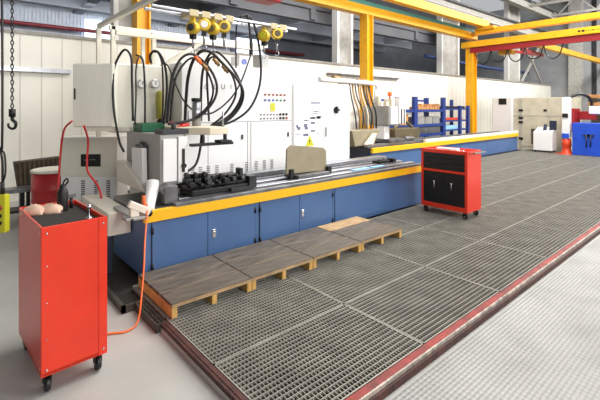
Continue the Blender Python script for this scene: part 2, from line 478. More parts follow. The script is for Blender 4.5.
b.box(BX0 + 0.4, BX1 - 0.1, BY0 + 0.72, BY0 + 0.92, 0.64, 0.74); put('rear_way', b, 'steel', r, bevel=0.006)

# sliding splash guard
r = thing('splash_guard', 'beige splash guard plate with clipped corners standing on the bench rails', 'guard', (3.8, 4.2, 0.695))
b = MB()
poly = [(3.38, 0.76), (4.12, 0.74), (4.12, 1.02), (4.05, 1.07), (3.46, 1.14), (3.39, 1.09)]
b.prism([(x, 4.16, z) for x, z in poly], (0, 0.03, 0)); put('plate', b, 'beige', r, bevel=0.004)
b = MB(); b.box(3.5, 4.08, 4.05, 4.36, 0.697, 0.74); b.box(3.6, 3.98, 4.19, 4.3, 0.74, 0.84); put('carriage', b, 'tray_steel', r, bevel=0.006)
b = MB(); b.box(3.42, 3.48, 4.12, 4.2, 0.7, 0.82); b.box(4.1, 4.17, 4.1, 4.2, 0.7, 0.8); put('foot', b, 'black', r, bevel=0.005)
b = MB(); b.cyl((4.22, 4.2, 0.7), (4.22, 4.2, 0.78), 0.03, 14); tag(put('fixing_knob', b, 'beige_light', bevel=0.004), 'small pale knob on the bench rail right of the beige splash guard', 'knob')
# small tools lying on the right end of the bench
b = MB(); b.box(4.55, 4.95, 4.02, 4.1, 0.697, 0.712, 0.08); tag(put('blue_ruler', b, 'pale_blue', bevel=0.002), 'light blue ruler lying on the bench rails left of the second light blue one', 'ruler')
b = MB(); b.box(5.0, 5.3, 4.02, 4.09, 0.697, 0.712, -0.05); tag(put('blue_ruler', b, 'pale_blue', bevel=0.002), 'light blue ruler lying on the bench rails nearer the red tool cart', 'ruler')
b = MB(); b.box(5.45, 5.75, 4.25, 4.4, 0.697, 0.74); b.cyl((5.5, 4.3, 0.74), (5.7, 4.35, 0.75), 0.025, 10); b.box(5.78, 5.86, 4.2, 4.34, 0.697, 0.76); tag(put('bench_clamp', b, 'black', bevel=0.004), 'black clamp lying on the right end of the near bench', 'clamp')

# ---------------------------------------------------------------- spindle head
r = thing('spindle_head', 'grey box shaped spindle head over the left end of the bench', 'machine head', (1.85, 4.6, 0.64))
head = r
b = MB(); b.box(1.67, 1.94, 4.15, 5.2, 0.82, 1.36); put('housing', b, 'grey_paint', r, bevel=0.012)
b = MB(); b.box(1.695, 1.845, 4.125, 4.15, 0.86, 1.31); put('front_cover', b, 'white', r, bevel=0.006, label='white front cover')
b = MB(); b.box(1.86, 1.965, 4.12, 4.15, 0.84, 1.33); put('slotted_plate', b, 'white', r, bevel=0.004)
b = MB(); b.box(1.9, 1.93, 4.112, 4.121, 0.95, 1.2); b.cyl((1.915, 4.09, 1.02), (1.915, 4.12, 1.02), 0.025, 12); put('slot', b, 'black', r)
vs = MB(); q = vs.box(1.60, 1.655, 4.47, 4.8, 0.8, 1.19)
bmesh.ops.rotate(vs.bm, verts=q, cent=V((1.63, 4.63, 1.0)), matrix=Matrix.Rotation(-0.06, 3, 'X'))
put('side_plate', vs, 'white', r, bevel=0.006, label='white plate fixed to the left side')
b = MB(); b.cyl((1.655, 4.62, 1.2), (1.63, 4.62, 1.2), 0.06, 14); b.box(1.62, 1.67, 4.5, 4.74, 1.19, 1.23); put('bracket', b, 'dark_steel', r)
b = MB(); b.box(1.69, 1.99, 4.14, 4.35, 1.36, 1.41); b.cyl((1.84, 4.2, 1.4), (1.84, 4.2, 1.47), 0.025, 12); put('top_block', b, 'dark_steel', r, bevel=0.006)
b = MB(); b.tube([at(153, 182, 4.22), at(152, 192, 4.16), at(150, 202, 4.05), at(149, 211, 3.93)], lambda t: 0.07 - 0.025 * t, 18, 6); put('curved_column', b, 'white', r, label='white curved column below')
b = MB(); b.box(1.66, 1.94, 4.35, 5.2, 0.745, 0.82); b.prism([(1.56, 4.3, 0.745), (1.56, 5.2, 0.745), (1.56, 5.2, 1.0), (1.56, 4.95, 1.0)], (0.09, 0, 0)); put('saddle', b, 'cream', r, bevel=0.01)
b = MB(); b.cyl((1.72, 4.02, 0.78), (1.72, 4.15, 0.78), 0.07, 16); b.box(1.66, 1.8, 4.0, 4.1, 0.66, 0.84); put('motor', b, 'tray_steel', r, bevel=0.01)
# green box on top of the head
b = MB(); b.box(1.68, 1.95, 4.7, 5.0, 1.362, 1.46); tag(put('green_box', b, 'green', bevel=0.008), 'dark green box sitting on top of the grey spindle head', 'box')
# beige swing arm plate and black rail right of the head
r = thing('swing_arm', 'beige arm plate with black rail reaching right from the spindle head', 'arm', (2.2, 4.5, 1.36))
b = MB(); b.prism([(1.945, 4.3, 1.34), (2.2, 4.05, 1.34), (2.43, 4.05, 1.34), (2.46, 4.5, 1.34), (2.42, 4.95, 1.34), (1.945, 4.95, 1.34)], (0, 0, 0.08)); put('plate', b, 'beige_light', r, bevel=0.006)
b = MB(); b.box(1.98, 2.5, 4.05, 4.12, 1.22, 1.25); b.box(2.12, 2.15, 4.08, 4.12, 1.25, 1.34); b.box(2.4, 2.43, 4.08, 4.12, 1.25, 1.34); b.box(2.3, 2.45, 4.0, 4.14, 1.25, 1.275); put('rail', b, 'black', r, bevel=0.004)
b = MB(); b.cyl((2.4, 4.12, 1.42), (2.4, 4.12, 1.6), 0.012, 8); b.cyl((2.3, 4.8, 1.42), (2.3, 4.8, 1.6), 0.012, 8); put('pin', b, 'steel', r)
# steel cylinder with black cap on the arm
r = thing('air_cylinder', 'upright steel cylinder with black cap among the hoses', 'cylinder', (2.32, 4.62, 1.42))
b = MB(); b.cyl((2.32, 4.62, 1.421), (2.32, 4.62, 1.72), 0.055, 20); put('barrel', b, 'steel', r)
b = MB(); b.cyl((2.32, 4.62, 1.72), (2.32, 4.62, 1.76), 0.062, 20); put('cap', b, 'black', r, bevel=0.005)
b = MB(); b.tube([(1.98, 4.5, 1.40), (2.08, 4.45, 1.44), (2.2, 4.6, 1.44), (2.16, 4.8, 1.45), (2.02, 4.7, 1.46)], 0.018, 8, 6)
tag(put('red_hose', b, 'red_tube'), 'short red hose lying on the beige arm plate', 'hose')

# black tool slide on the bench
r = thing('tool_slide', 'black jagged tool slide with clamps on the left end of the bench', 'tool slide', (2.3, 4.15, 0.69))
b = MB(); b.box(1.95, 2.7, 3.98, 4.3, 0.697, 0.76); b.box(1.95, 2.62, 4.12, 4.3, 0.76, 0.86); put('base', b, 'black', r, bevel=0.01)
rn = random.Random(11)
for k in range(7):
    x0 = 1.9 + k * 0.105; x1 = x0 + 0.085; z = 0.93 - 0.012 * k + rn.uniform(-0.03, 0.03)
    bb = MB(); bb.box(x0, x1, 4.02 + rn.uniform(0, 0.05), 4.26, 0.76, z - 0.05, rn.uniform(-0.1, 0.1))
    bb.cyl((x0 + 0.04, 4.1, z - 0.06), (x0 + 0.04, 4.1, z + 0.015), 0.024, 8)
    bb.cyl((x0 + 0.05, 3.95 + rn.uniform(0, 0.04), 0.82 + rn.uniform(-0.03, 0.03)), (x0 + 0.05, 4.05, 0.82), rn.uniform(0.02, 0.04), 10)
    bb.box(x0 + 0.02, x1 + 0.02, 4.12, 4.2, z - 0.05, z - 0.01, rn.uniform(-0.3, 0.3))
    put('clamp_block', bb, 'rubber', r, bevel=0.006)
b = MB(); b.cyl((1.86, 4.05, 0.8), (2.74, 4.05, 0.77), 0.02, 10); b.box(2.66, 2.76, 3.96, 4.05, 0.7, 0.84); b.box(2.4, 2.7, 3.93, 3.98, 0.7, 0.735); put('feed_screw', b, 'dark_steel', r)
b = MB(); b.box(2.62, 2.66, 4.1, 4.2, 0.76, 0.92); b.cyl((2.72, 4.15, 0.76), (2.72, 4.15, 0.84), 0.03, 10); put('stop', b, 'dark_steel', r)

# cream control box with lever plate at the left end
r = thing('end_box', 'cream box projecting from the left end of the bench', 'box', (1.3, 4.6, 0.34))
b = MB(); b.box(1.19, 1.41, 4.25, 5.3, 0.37, 0.6); put('housing', b, 'cream', r, bevel=0.01)
for y in (4.4, 5.1): bx('leg', 'blue_dark', 1.23, 1.27, y, y + 0.04, ZF + 0.02, 0.37, r)
b = MB(); b.box(1.28, 1.36, 3.84, 4.4, 0.602, 0.63); put('bracket', b, 'grey_paint', r, bevel=0.004)
b = MB(); b.box(1.2, 1.4, 3.74, 3.86, 0.62, 0.645); put('lever_plate', b, 'grey_paint', r, bevel=0.006)
b = MB(); b.beam((1.24, 3.8, 0.77), (1.43, 3.8, 0.665), 0.05, 0.065); b.box(1.25, 1.33, 3.78, 3.83, 0.645, 0.74); put('lever', b, 'cream', r, bevel=0.008)
b = MB(); b.cyl((1.25, 3.73, 0.632), (1.25, 3.74, 0.632), 0.012, 10); b.ball(at(149, 213, 3.86), 0.035); put('knob', b, 'black', r)
# orange air hose
b = MB()
pts = [at(147, 204, 3.83), at(147, 215, 3.75), at(145, 240, 3.6), at(144, 265, 3.45), V((1.2, 3.36, 0.12)), V((1.13, 3.25, ZF + 0.03)), V((1.03, 3.2, ZF + 0.01)), V((0.92, 3.25, ZF + 0.01)), V((0.8, 3.3, ZF + 0.01)), V((0.6, 3.2, ZF + 0.01))]
b.tube(pts, 0.0075, 8, 8)
tag(put('air_hose', b, 'orange'), 'thin orange air hose hanging from the bench down to the floor', 'hose')
b = MB(); b.cyl((1.43, 3.95, 0.66), (1.43, 3.95, 0.79), 0.02, 12); tag(put('air_fitting', b, 'orange', bevel=0.004), 'small upright orange fitting at the left end of the yellow stripe', 'fitting')

# ---------------------------------------------------------------- cabinets behind the bench
r = thing('electrical_cabinet', 'wide white electrical cabinet with rows of pilot lamps behind the hoses', 'cabinet', (3.2, 5.0, ZF))
c1x0, c1x1, cy = 2.3, 4.17, 5.0
b = MB(); b.box(c1x0, c1x1, cy, cy + 0.6, ZF, 2.24); put('body', b, 'white', r, bevel=0.008)
for (x0, x1, z0, z1, hx) in ((2.34, 2.66, 0.62, 1.42, 2.6), (2.68, 3.27, 0.62, 1.42, 3.22), (3.38, 4.14, 0.62, 1.42, 4.08)):
    d = bx('door', 'white', x0, x1, cy - 0.012, cy, z0, z1, r, bevel=0.004)
    hb = MB(); hb.box(hx - 0.014, hx + 0.014, cy - 0.028, cy - 0.012, 1.18, 1.25); put('handle', hb, 'dark_steel', d, bevel=0.003)
b = MB(); b.box(c1x0, c1x1, cy - 0.003, cy + 0.001, 1.432, 1.44); b.box(3.32, 3.327, cy - 0.003, cy + 0.001, 0.6, 1.43); put('seam', b, 'seam', r)
for gx in (2.45, 2.56, 2.68, 2.81, 3.05, 3.3, 3.47, 3.62, 3.76):
    bb = MB()
    for k in range(9): bb.box(gx - 0.026, gx + 0.026, cy - 0.0155, cy - 0.0125, 0.63 + k * 0.025, 0.642 + k * 0.025)
    put('vent', bb, 'seam', r)
LX = [3.64 + 0.075 * k for k in range(6)]
for row, (z, cols) in enumerate(((1.84, ['lamp_red'] * 6), (1.755, ['lamp_blue', 'lamp_blue', 'lamp_blue', 'lamp_green', 'lamp_green', 'dark_steel']))):
    for k, x in enumerate(LX):
        bb = MB(); bb.cyl((x, cy - 0.02, z), (x, cy, z), 0.017, 12); put('pilot_lamp', bb, cols[k], r)
for z in (1.475 + 0.06, 1.475):
    for k in range(9):
        x = 3.56 + 0.062 * k
        bb = MB(); bb.cyl((x, cy - 0.015, z), (x, cy, z), 0.013 if k < 6 else 0.02, 10); put('switch', bb, 'seam' if k < 6 else ('red_dark' if k == 8 and z < 1.5 else 'black'), r)
bx('label_plate', 'lime', 3.74, 3.83, cy - 0.006, cy, 1.585, 1.71, r, label='yellow label plate')
for s, px in (('C', 206.5), ('L', 215.0), ('U', 223), ('I', 231)):
    p = at(px, 87, cy)
    text('lettering', s, (p.x, cy - 0.003, p.z), (PI / 2, 0, 0), 0.1, 'seam', r)

r = thing('electrical_cabinet', 'white electrical cabinet with paper notices and warning triangle, right of the pilot lamps', 'cabinet', (4.85, 5.0, ZF))
d0, d1 = 4.19, 5.55
b = MB(); b.box(d0, d1, cy, cy + 0.55, ZF, 2.04); put('body', b, 'white', r, bevel=0.008)
dl = bx('door', 'white', d0 + 0.02, 4.87, cy - 0.014, cy, 0.3, 2.02, r, bevel=0.004)
dr = bx('door', 'white', 4.885, d1 - 0.02, cy - 0.014, cy, 0.3, 2.02, r, bevel=0.004)
hb = MB(); hb.cyl((5.17, cy - 0.04, 1.6), (5.17, cy - 0.014, 1.6), 0.055, 18); hb.box(5.15, 5.19, cy - 0.06, cy - 0.035, 1.54, 1.66); hb.box(5.19, 5.25, cy - 0.05, cy - 0.035, 1.58, 1.61); put('main_switch', hb, 'black', dr, label='black rotary main switch')
hb = MB(); hb.box(4.915, 4.93, cy - 0.03, cy - 0.014, 1.14, 1.3); put('handle', hb, 'seam', dr)
def notice(x0, x1, z0, z1, marks):
    n = bx('notice', 'paper', x0, x1, cy - 0.017, cy - 0.014, z0, z1, dl)
    for (u0, u1, v0, v1) in marks:
        mb = MB(); mb.box(x0 + (x1 - x0) * u0, x0 + (x1 - x0) * u1, cy - 0.019, cy - 0.0165, z0 + (z1 - z0) * v0, z0 + (z1 - z0) * v1)
        put('printed_line', mb, 'ink', n)
notice(4.55, 4.8, 1.45, 1.84, [(0.08, 0.95, 0.66, 0.72), (0.3, 0.8, 0.3, 0.34), (0.3, 0.7, 0.2, 0.24)])
notice(4.22, 4.37, 1.16, 1.44, [(0.2, 0.5, 0.55, 0.72), (0.35, 0.8, 0.42, 0.6), (0.1, 0.9, 0.15, 0.19)])
notice(4.385, 4.54, 1.13, 1.5, [(0.2, 0.85, 0.78, 0.84), (0.2, 0.7, 0.5, 0.66), (0.3, 0.8, 0.4, 0.5), (0.1, 0.85, 0.1, 0.22)])
notice(4.555, 4.68, 1.18, 1.48, [(0.1, 0.9, 0.62, 0.74), (0.1, 0.9, 0.18, 0.28)])
notice(4.70, 4.84, 1.18, 1.5, [(0.05, 0.95, 0.95, 0.98), (0.05, 0.4, 0.05, 0.08)])
b = MB(); b.prism([(4.45, cy - 0.018, 1.0), (4.64, cy - 0.018, 1.0), (4.545, cy - 0.018, 1.19)], (0, 0.003, 0)); put('warning_triangle', b, 'lime', dl, label='yellow warning triangle')
b = MB(); b.prism([(4.53, cy - 0.0195, 1.1), (4.56, cy - 0.0195, 1.1), (4.545, cy - 0.0195, 1.03)], (0, 0.002, 0)); put('warning_mark', b, 'black', dl)

# items on the cabinet tops
r = thing('junction_box', 'white junction box with blue mark on top of the wide white cabinet', 'box', (3.4, 5.2, 2.24))
b = MB(); b.box(3.28, 3.52, 5.15, 5.4, 2.24, 2.42); put('box', b, 'white', r, bevel=0.008)
b = MB(); b.cyl((3.36, 5.135, 2.33), (3.36, 5.15, 2.33), 0.045, 14); put('dial', b, 'lamp_blue', r)
b = MB(); b.box(3.62, 3.78, 5.1, 5.3, 2.24, 2.46); tag(put('grey_box', b, 'grey_paint', bevel=0.008), 'grey box on top of the wide white cabinet right of the blue marked box', 'box')

# hydraulic panel with gauges behind the head
r = thing('hydraulic_cabinet', 'cream hydraulic cabinet with two round gauges behind the spindle head', 'cabinet', (1.8, 5.35, 0.64))
b = MB(); b.box(1.53, 2.26, 5.25, 5.7, 1.33, 2.2); b.box(1.85, 2.26, 5.28, 5.65, ZF, 1.33); put('body', b, 'cream_gloss', r, bevel=0.02)
for px in (141, 154):
    p = at(px, 84, 5.25)
    g = MB(); g.lathe((p.x, 5.25, p.z), [(0.06, 0), (0.06, 0.05), (0.052, 0.06)], 20, (0, -1, 0)); gg = put('gauge', g, 'chrome', r)
    g = MB(); g.cyl((p.x, 5.19, p.z), (p.x, 5.186, p.z), 0.047, 20); put('dial', g, 'gauge_face', gg)
    g = MB(); g.box(p.x - 0.004, p.x + 0.004, 5.183, 5.186, p.z - 0.01, p.z + 0.035); put('needle', g, 'black', gg)
p = at(160, 100, 5.14)
r = thing('lubricator', 'yellow green lubricator bowl behind the spindle head', 'lubricator', (p.x, 5.14, 1.362))
b = MB(); b.lathe((p.x, 5.14, 1.5), [(0.05, 0), (0.05, 0.16), (0.055, 0.18), (0.055, 0.3), (0.05, 0.34), (0.02, 0.36)], 18); put('bowl', b, 'bowl', r)
b = MB(); b.lathe((p.x, 5.14, 1.362), [(0.045, 0), (0.045, 0.1), (0.02, 0.138)], 14); put('base', b, 'black', r)

# cream swing cabinet at the left, white transformer cabinet below it
FD = V((C_, S_, 0)); RD = V((S_, -C_, 0))
r = thing('control_cabinet', 'glossy cream control cabinet with long handle hanging left of the two round gauges', 'cabinet', (1.30, 5.23, 1.41), math.atan2(-C_, S_))
b = MB(); b.box(-0.243, 0.243, 0, 0.12, 0, 0.76); put('body', b, 'cream_gloss', r, local=True, bevel=0.015)
d = MB(); d.box(-0.235, 0.235, -0.015, 0, 0.01, 0.75); dd = put('door', d, 'cream_gloss', r, local=True, bevel=0.01)
h = MB(); h.box(-0.215, -0.2, -0.03, -0.015, 0.33, 0.46); put('handle', h, 'black', dd, local=True, bevel=0.004)
b = MB(); b.box(-0.1, 0.42, 0.03, 0.1, -0.05, 0.0); put('support_arm', b, 'cream', r, local=True)
r = thing('transformer_cabinet', 'white cabinet with black display and vent slots behind the red trolley', 'cabinet', (1.47, 6.14, ZF), math.atan2(-C_, S_))
b = MB(); b.box(-0.39, 0.39, 0, 0.35, 0.0, 1.305); put('body', b, 'white', r, local=True, bevel=0.01)
b = MB(); b.box(-0.39, 0.39, -0.012, 0.0, 0.76, 1.295); put('upper_panel', b, 'cream', r, local=True, bevel=0.006)
b = MB(); b.box(-0.1, 0.17, -0.025, -0.012, 0.9, 1.07); dp = put('display', b, 'black', r, local=True, bevel=0.004)
b = MB(); b.box(-0.05, 0.0, -0.028, -0.024, 0.98, 1.0); b.box(0.03, 0.1, -0.028, -0.024, 0.99, 1.0); put('display_mark', b, 'seam', dp, local=True)
for gx in (-0.08, 0.1, 0.27):
    bb = MB()
    for k in range(14): bb.box(gx - 0.025, gx + 0.025, -0.006, 0.001, 0.3 + k * 0.03, 0.315 + k * 0.03)
    put('vent', bb, 'dark_steel', r, local=True)
b = MB(); b.tube([at(84, 126, 5.05), at(88, 140, 5.3), at(87, 160, 5.3), at(88, 172, 5.2), at(98, 186, 5.1), at(102, 200, 5.0)], 0.012, 8, 8)
tag(put('red_cable', b, 'red_tube'), 'red cable hanging from the glossy cream cabinet across the black display', 'cable')
b = MB(); b.tube([at(72, 121, 5.2), at(65, 128, 5.4), at(62, 140, 5.6), at(60, 160, 5.65), at(59, 178, 5.6), V((0.98, 5.5, 0.4)), V((1.0, 5.5, ZF + 0.02))], 0.012, 8, 8)
tag(put('red_cable', b, 'red_tube'), 'red cable curving down the left edge of the white cabinet', 'cable')

# ---------------------------------------------------------------- hose support frame and balancers
ZR = 2.76
r = thing('hose_support_frame', 'cream square tube frame over the left end of the bench', 'frame', (1.65, 5.5, ZF))
def tubepart(name, a, bb_, w=0.06, m='cream'):
    b = MB(); b.beam(a, bb_, w, w); return put(name, b, m, r, bevel=0.006)
tubepart('side_rail', (1.67, 3.7, 2.82), (1.62, 6.22, 2.80))
tubepart('post', (1.61, 6.2, 1.236), (1.61, 6.2, 2.77))
tubepart('post', (1.70, 5.85, 2.2), (1.70, 5.85, 2.76))
tubepart('rear_rail', (1.65, 5.85, 2.73), (4.3, 5.85, 2.73))
tubepart('cross_rail', (1.66, 5.6, 2.63), (4.0, 5.6, 2.63), 0.06)
tubepart('post', (2.24, 5.8, 2.2), (2.24, 5.8, 2.72), 0.06)
tubepart('post', (2.05, 5.7, 2.2), (2.05, 5.7, 2.62), 0.05)
tubepart('strut', (2.35, 5.8, 2.24), (3.1, 5.8, 2.72), 0.06)
tubepart('front_rail', (1.67, 4.6, ZR), (3.75, 4.6, ZR), 0.035, 'steel')
tubepart('front_rail', (1.67, 4.4, 2.76), (3.75, 4.4, 2.76), 0.03, 'steel')
for i, px in enumerate((186, 198, 210, 221, 265, 274)):
    p = at(px, 0, 4.6)
    b = MB(); b.box(p.x - 0.06, p.x + 0.06, 4.38, 4.62, ZR - 0.05, ZR + 0.03); put('bracket', b, 'bracket_tan', r, bevel=0.008)
BAL = [(193, 28), (204, 25), (213, 29), (224, 27), (264, 36), (277, 34)]
WHB = ['first from left of the four over the hoses', 'second from left of the four over the hoses', 'third from left of the four over the hoses', 'fourth from left of the four over the hoses',
       'left one of the pair over the white cabinet', 'right one of the pair over the white cabinet']
for i, (px, py) in enumerate(BAL):
    p = at(px, py, 4.42)
    q = thing('spring_balancer', 'round yellow spring balancer, ' + WHB[i], 'balancer', p, math.atan2(-C_, S_) + (0.25 if i % 2 else -0.3), group='spring balancers')
    R = 0.08
    b = MB(); b.lathe((0, 0.05, 0), [(R * 0.8, 0), (R, 0.02), (R, 0.08), (R * 0.8, 0.1)], 24, (0, -1, 0)); put('drum', b, 'brass', q, local=True)
    b = MB(); b.lathe((0, -0.05, 0), [(R * 0.55, 0), (R * 0.5, 0.012)], 20, (0, -1, 0)); put('badge', b, ('dark_steel', 'gauge_face', 'olive', 'olive', 'lime', 'olive')[i], q, local=True)
    b = MB(); b.box(-0.025, 0.025, -0.02, 0.02, R * 0.8, ZR - 0.05 - p.z); put('hanger', b, 'brass', q, local=True)
    b = MB(); b.cyl((0, 0, -R - 0.16), (0, 0, -R * 0.8), 0.014, 10); b.tube([(0, 0, -R - 0.15), (0.025, 0, -R - 0.18), (0.02, 0, -R - 0.21), (-0.01, 0, -R - 0.22), (-0.025, 0, -R - 0.195)], 0.006, 6, 4); put('hook', b, 'steel', q, local=True)
    b = MB(); b.box(-0.03, 0.03, -0.03, 0.03, -R - 0.05, -R * 0.85); put('outlet', b, 'black', q, local=True)

# hoses
def hose(pts, rad, label, ys=(4.6,)):
    n = len(pts); out = []
    for i, (x, y) in enumerate(pts):
        t = i / (n - 1) * (len(ys) - 1); k = min(int(t), max(0, len(ys) - 2)) if len(ys) > 1 else 0
        Y = ys[0] if len(ys) == 1 else ys[k] + (ys[k + 1] - ys[k]) * (t - k)
        out.append(at(x, y, Y))
    b = MB(); b.tube(out, rad * 0.88, 8, 7)
    tag(put('hydraulic_hose', b, 'rubber'), label, 'hose', 'black hydraulic hoses')
hose([(124, 152), (119, 140), (114, 110), (113, 83), (115, 65), (124, 50), (131, 57), (132, 80), (133, 121)], 0.016, 'black hose arching highest above the glossy cream cabinet, leftmost of all hoses', (5.0, 5.1, 4.9))
hose([(136, 55), (142, 58), (144, 70), (145, 95), (145, 125)], 0.014, 'black hose dropping straight to the green box in front of the left gauge', (5.2, 5.1, 4.88))
hose([(135, 125), (136, 95), (136, 70), (139, 57), (143, 60)], 0.012, 'thin black hose just left of the one in front of the left gauge', (4.9, 5.1, 5.2))
hose([(151, 63), (150, 56), (154, 51), (160, 54), (165, 66), (167, 85), (166, 105), (164, 124)], 0.018, 'black hose bending down right of the two gauges, thicker outer one', (5.15, 5.0, 4.7))
hose([(152, 52), (158, 53), (162, 64), (163, 84), (163, 104), (162, 122)], 0.013, 'black hose bending down right of the two gauges, thinner inner one', (5.15, 5.0, 4.7))
hose([(167, 123), (169, 100), (172, 78), (180, 60), (191, 54), (203, 61), (213, 74), (217, 88), (213, 102), (199, 117), (182, 122), (168, 124)], 0.018, 'black hose forming the large left loop, outer turn', (4.5, 4.4, 4.4, 4.5))
hose([(170, 121), (172, 100), (175, 80), (183, 65), (193, 58), (204, 67), (211, 80), (213, 93), (208, 106), (195, 118), (178, 123)], 0.015, 'black hose forming the large left loop, inner turn', (4.6, 4.5, 4.5, 4.6))
hose([(185, 121), (186, 100), (188, 78), (193, 61), (202, 51), (212, 53), (225, 66), (237, 79), (243, 92), (240, 106), (229, 119), (214, 126), (208, 128)], 0.022, 'thick black hose forming the large right loop, outer turn', (4.7, 4.4, 4.3, 4.5))
hose([(201, 121), (201, 95), (203, 70), (210, 54), (219, 53), (231, 66), (240, 82), (241, 97), (232, 113), (217, 124), (206, 128)], 0.018, 'thick black hose forming the large right loop, middle turn', (4.7, 4.5, 4.4, 4.6))
hose([(209, 121), (208, 100), (207, 78), (208, 62), (214, 57), (224, 64), (233, 77), (236, 92), (232, 104), (222, 117), (209, 127)], 0.016, 'black hose forming the large right loop, inner turn', (4.75, 4.55, 4.5, 4.6))
hose([(202, 131), (200, 150), (196, 164), (188, 171), (183, 172)], 0.018, 'thick black hose curving under the beige arm plate', (4.6, 4.4))
hose([(240, 17), (247, 15), (253, 22), (258, 40), (261, 65), (259, 88), (250, 108), (235, 120), (218, 126), (207, 128)], 0.018, 'long black hose hanging in front of the pilot lamps, the rightmost hose', (4.5, 4.5, 4.5, 4.6))
hose([(246, 15), (250, 30), (252, 48), (247, 66), (240, 84), (231, 98), (219, 109), (207, 114), (193, 110), (182, 98), (174, 80), (168, 66), (162, 63)], 0.012, 'thin black hose sagging behind the two large loops', (4.5, 4.55, 4.7, 4.9))
hose([(236, 68), (236, 40), (237, 24), (242, 17), (247, 16)], 0.012, 'thin black hose rising straight to the frame beside the rightmost hose', (4.8, 4.6, 4.5))
hose([(248, 16), (250, 32), (251, 49)], 0.02, 'short black hose with plug hanging from the frame', (4.5, 4.5))
b = MB(); p = at(251, 50, 4.5); b.cyl(p + V((0, 0, -0.06)), p, 0.028, 12); tag(put('hose_plug', b, 'rubber', bevel=0.004), 'black plug at the end of the short hanging hose', 'plug')
for i, (px, py, lab) in enumerate(((199, 61, 'orange clip'), (217, 63, 'steel coupling'), (226, 70, 'steel coupling'), (206, 68, 'steel coupling'))):
    p = at(px, py, 4.36)
    b = MB(); d = V((0.05, 0, -0.05)); b.cyl(p - d, p + d * 0.6, 0.021, 12); b.cyl(p - d * 0.3, p + d * 0.1, 0.027, 6)
    tag(put('hose_coupling', b, 'orange' if i == 0 else 'copper'), ('orange clip on the top of the left hose loop', 'brass coloured coupling at the top of the right hose loop', 'brass coloured coupling on the upper right of the right hose loop', 'brass coloured coupling on the upper right of the left hose loop')[i], 'coupling')

# ================================================================== FAR BENCH
r = thing('machine_bench', 'long blue machine bench with yellow stripe running far back behind the red tool cart', 'machine', (11.9, 6.15, 0))
b = MB(); b.box(7.62, 16.2, 6.15, 7.1, 0, 0.58); put('body', b, 'blue', r, bevel=0.004)
b = MB(); b.box(7.6, 16.22, 6.11, 6.18, 0.55, 0.67); put('stripe', b, 'stripe', r, bevel=0.004, label='yellow stripe')
b = MB(); b.box(9.9, 16.22, 6.12, 6.2, 0.67, 0.76); put('top_guard', b, 'cream', r, bevel=0.006, label='cream top edge')
b = MB(); b.box(7.62, 16.2, 6.18, 7.1, 0.58, 0.66); put('bed', b, 'dark_steel', r)
for y in (6.4, 6.8):
    bb = MB(); bb.box(7.7, 16.1, y - 0.06, y + 0.06, 0.66, 0.73); put('guide_rail', bb, 'steel', r, bevel=0.006)
b = MB(); b.box(7.6, 7.62, 6.2, 7.1, 0.02, 0.6); put('end_panel', b, 'blue_dark', r)
bx('lower_plinth', 'blue_dark', 7.62, 16.2, 6.135, 6.15, 0, 0.05, r)

r = thing('spindle_head', 'grey spindle head with white front over the far bench', 'machine head', (8.9, 6.6, 0.66))
b = MB(); b.box(8.6, 9.0, 6.4, 7.3, 1.17, 1.68); put('housing', b, 'grey_paint', r, bevel=0.012)
b = MB(); b.box(8.66, 8.95, 6.37, 6.4, 1.2, 1.66); put('front_cover', b, 'white', r, bevel=0.006)
b = MB(); b.box(9.02, 9.3, 6.36, 6.5, 1.2, 1.9); put('side_tower', b, 'white', r, bevel=0.01)
b = MB(); b.box(9.08, 9.13, 6.35, 6.37, 1.2, 1.6); b.box(9.2, 9.24, 6.35, 6.37, 1.2, 1.6); put('slot', b, 'dark_steel', r)
b = MB(); b.box(8.62, 8.85, 6.55, 6.95, 0.735, 1.17); put('column', b, 'white', r, bevel=0.03)
b = MB(); b.box(8.5, 9.2, 6.3, 7.0, 0.735, 0.82); b.cyl((9.3, 6.4, 0.8), (9.7, 6.4, 0.78), 0.06, 12); put('saddle', b, 'tray_steel', r, bevel=0.01)
b = MB(); b.box(8.64, 8.74, 6.5, 6.6, 1.68, 1.8); b.box(8.8, 8.95, 6.45, 6.7, 1.68, 1.86); b.cyl((8.7, 6.8, 1.68), (8.7, 6.8, 1.95), 0.05, 10); put('valve_block', b, 'beige_light', r, bevel=0.006)
r = thing('coolant_tank', 'beige tapered coolant tank beside the right white cabinet', 'tank', (7.95, 6.6, 0.3))
b = MB(); b.prism([(7.35, 6.45, 0.70), (8.05, 6.45, 0.70), (8.3, 6.45, 1.08), (7.25, 6.45, 1.08)], (0, 0.5, 0)); put('body', b, 'beige', r, bevel=0.01)
b = MB(); b.prism([(7.6, 6.3, 0.74), (7.85, 6.3, 0.74), (8.0, 6.3, 1.0), (7.92, 6.3, 1.0)], (0, 0.1, 0)); put('spout', b, 'cream', r, bevel=0.006)
r = thing('cable_conduit', 'white pipe bent down to the far spindle head', 'pipe', (8.2, 6.9, 1.7))
b = MB(); b.tube([(6.6, 6.9, 2.3), (7.6, 6.9, 2.29), (8.5, 6.9, 2.28), (8.72, 6.9, 2.24), (8.78, 6.9, 2.12), (8.78, 6.9, 1.67)], 0.06, 12, 6); put('pipe', b, 'white', r)
b = MB(); b.cyl((8.78, 6.9, 1.7), (8.78, 6.9, 2.1), 0.1, 14); put('sleeve', b, 'white', r)
b = MB(); b.lathe((9.05, 6.7, 1.95), [(0.02, -0.25), (0.02, 0), (0.06, 0.0), (0.06, 0.1), (0.04, 0.12)], 14); tag(put('beacon_lamp', b, 'orange'), 'small orange beacon above the far spindle head', 'lamp')
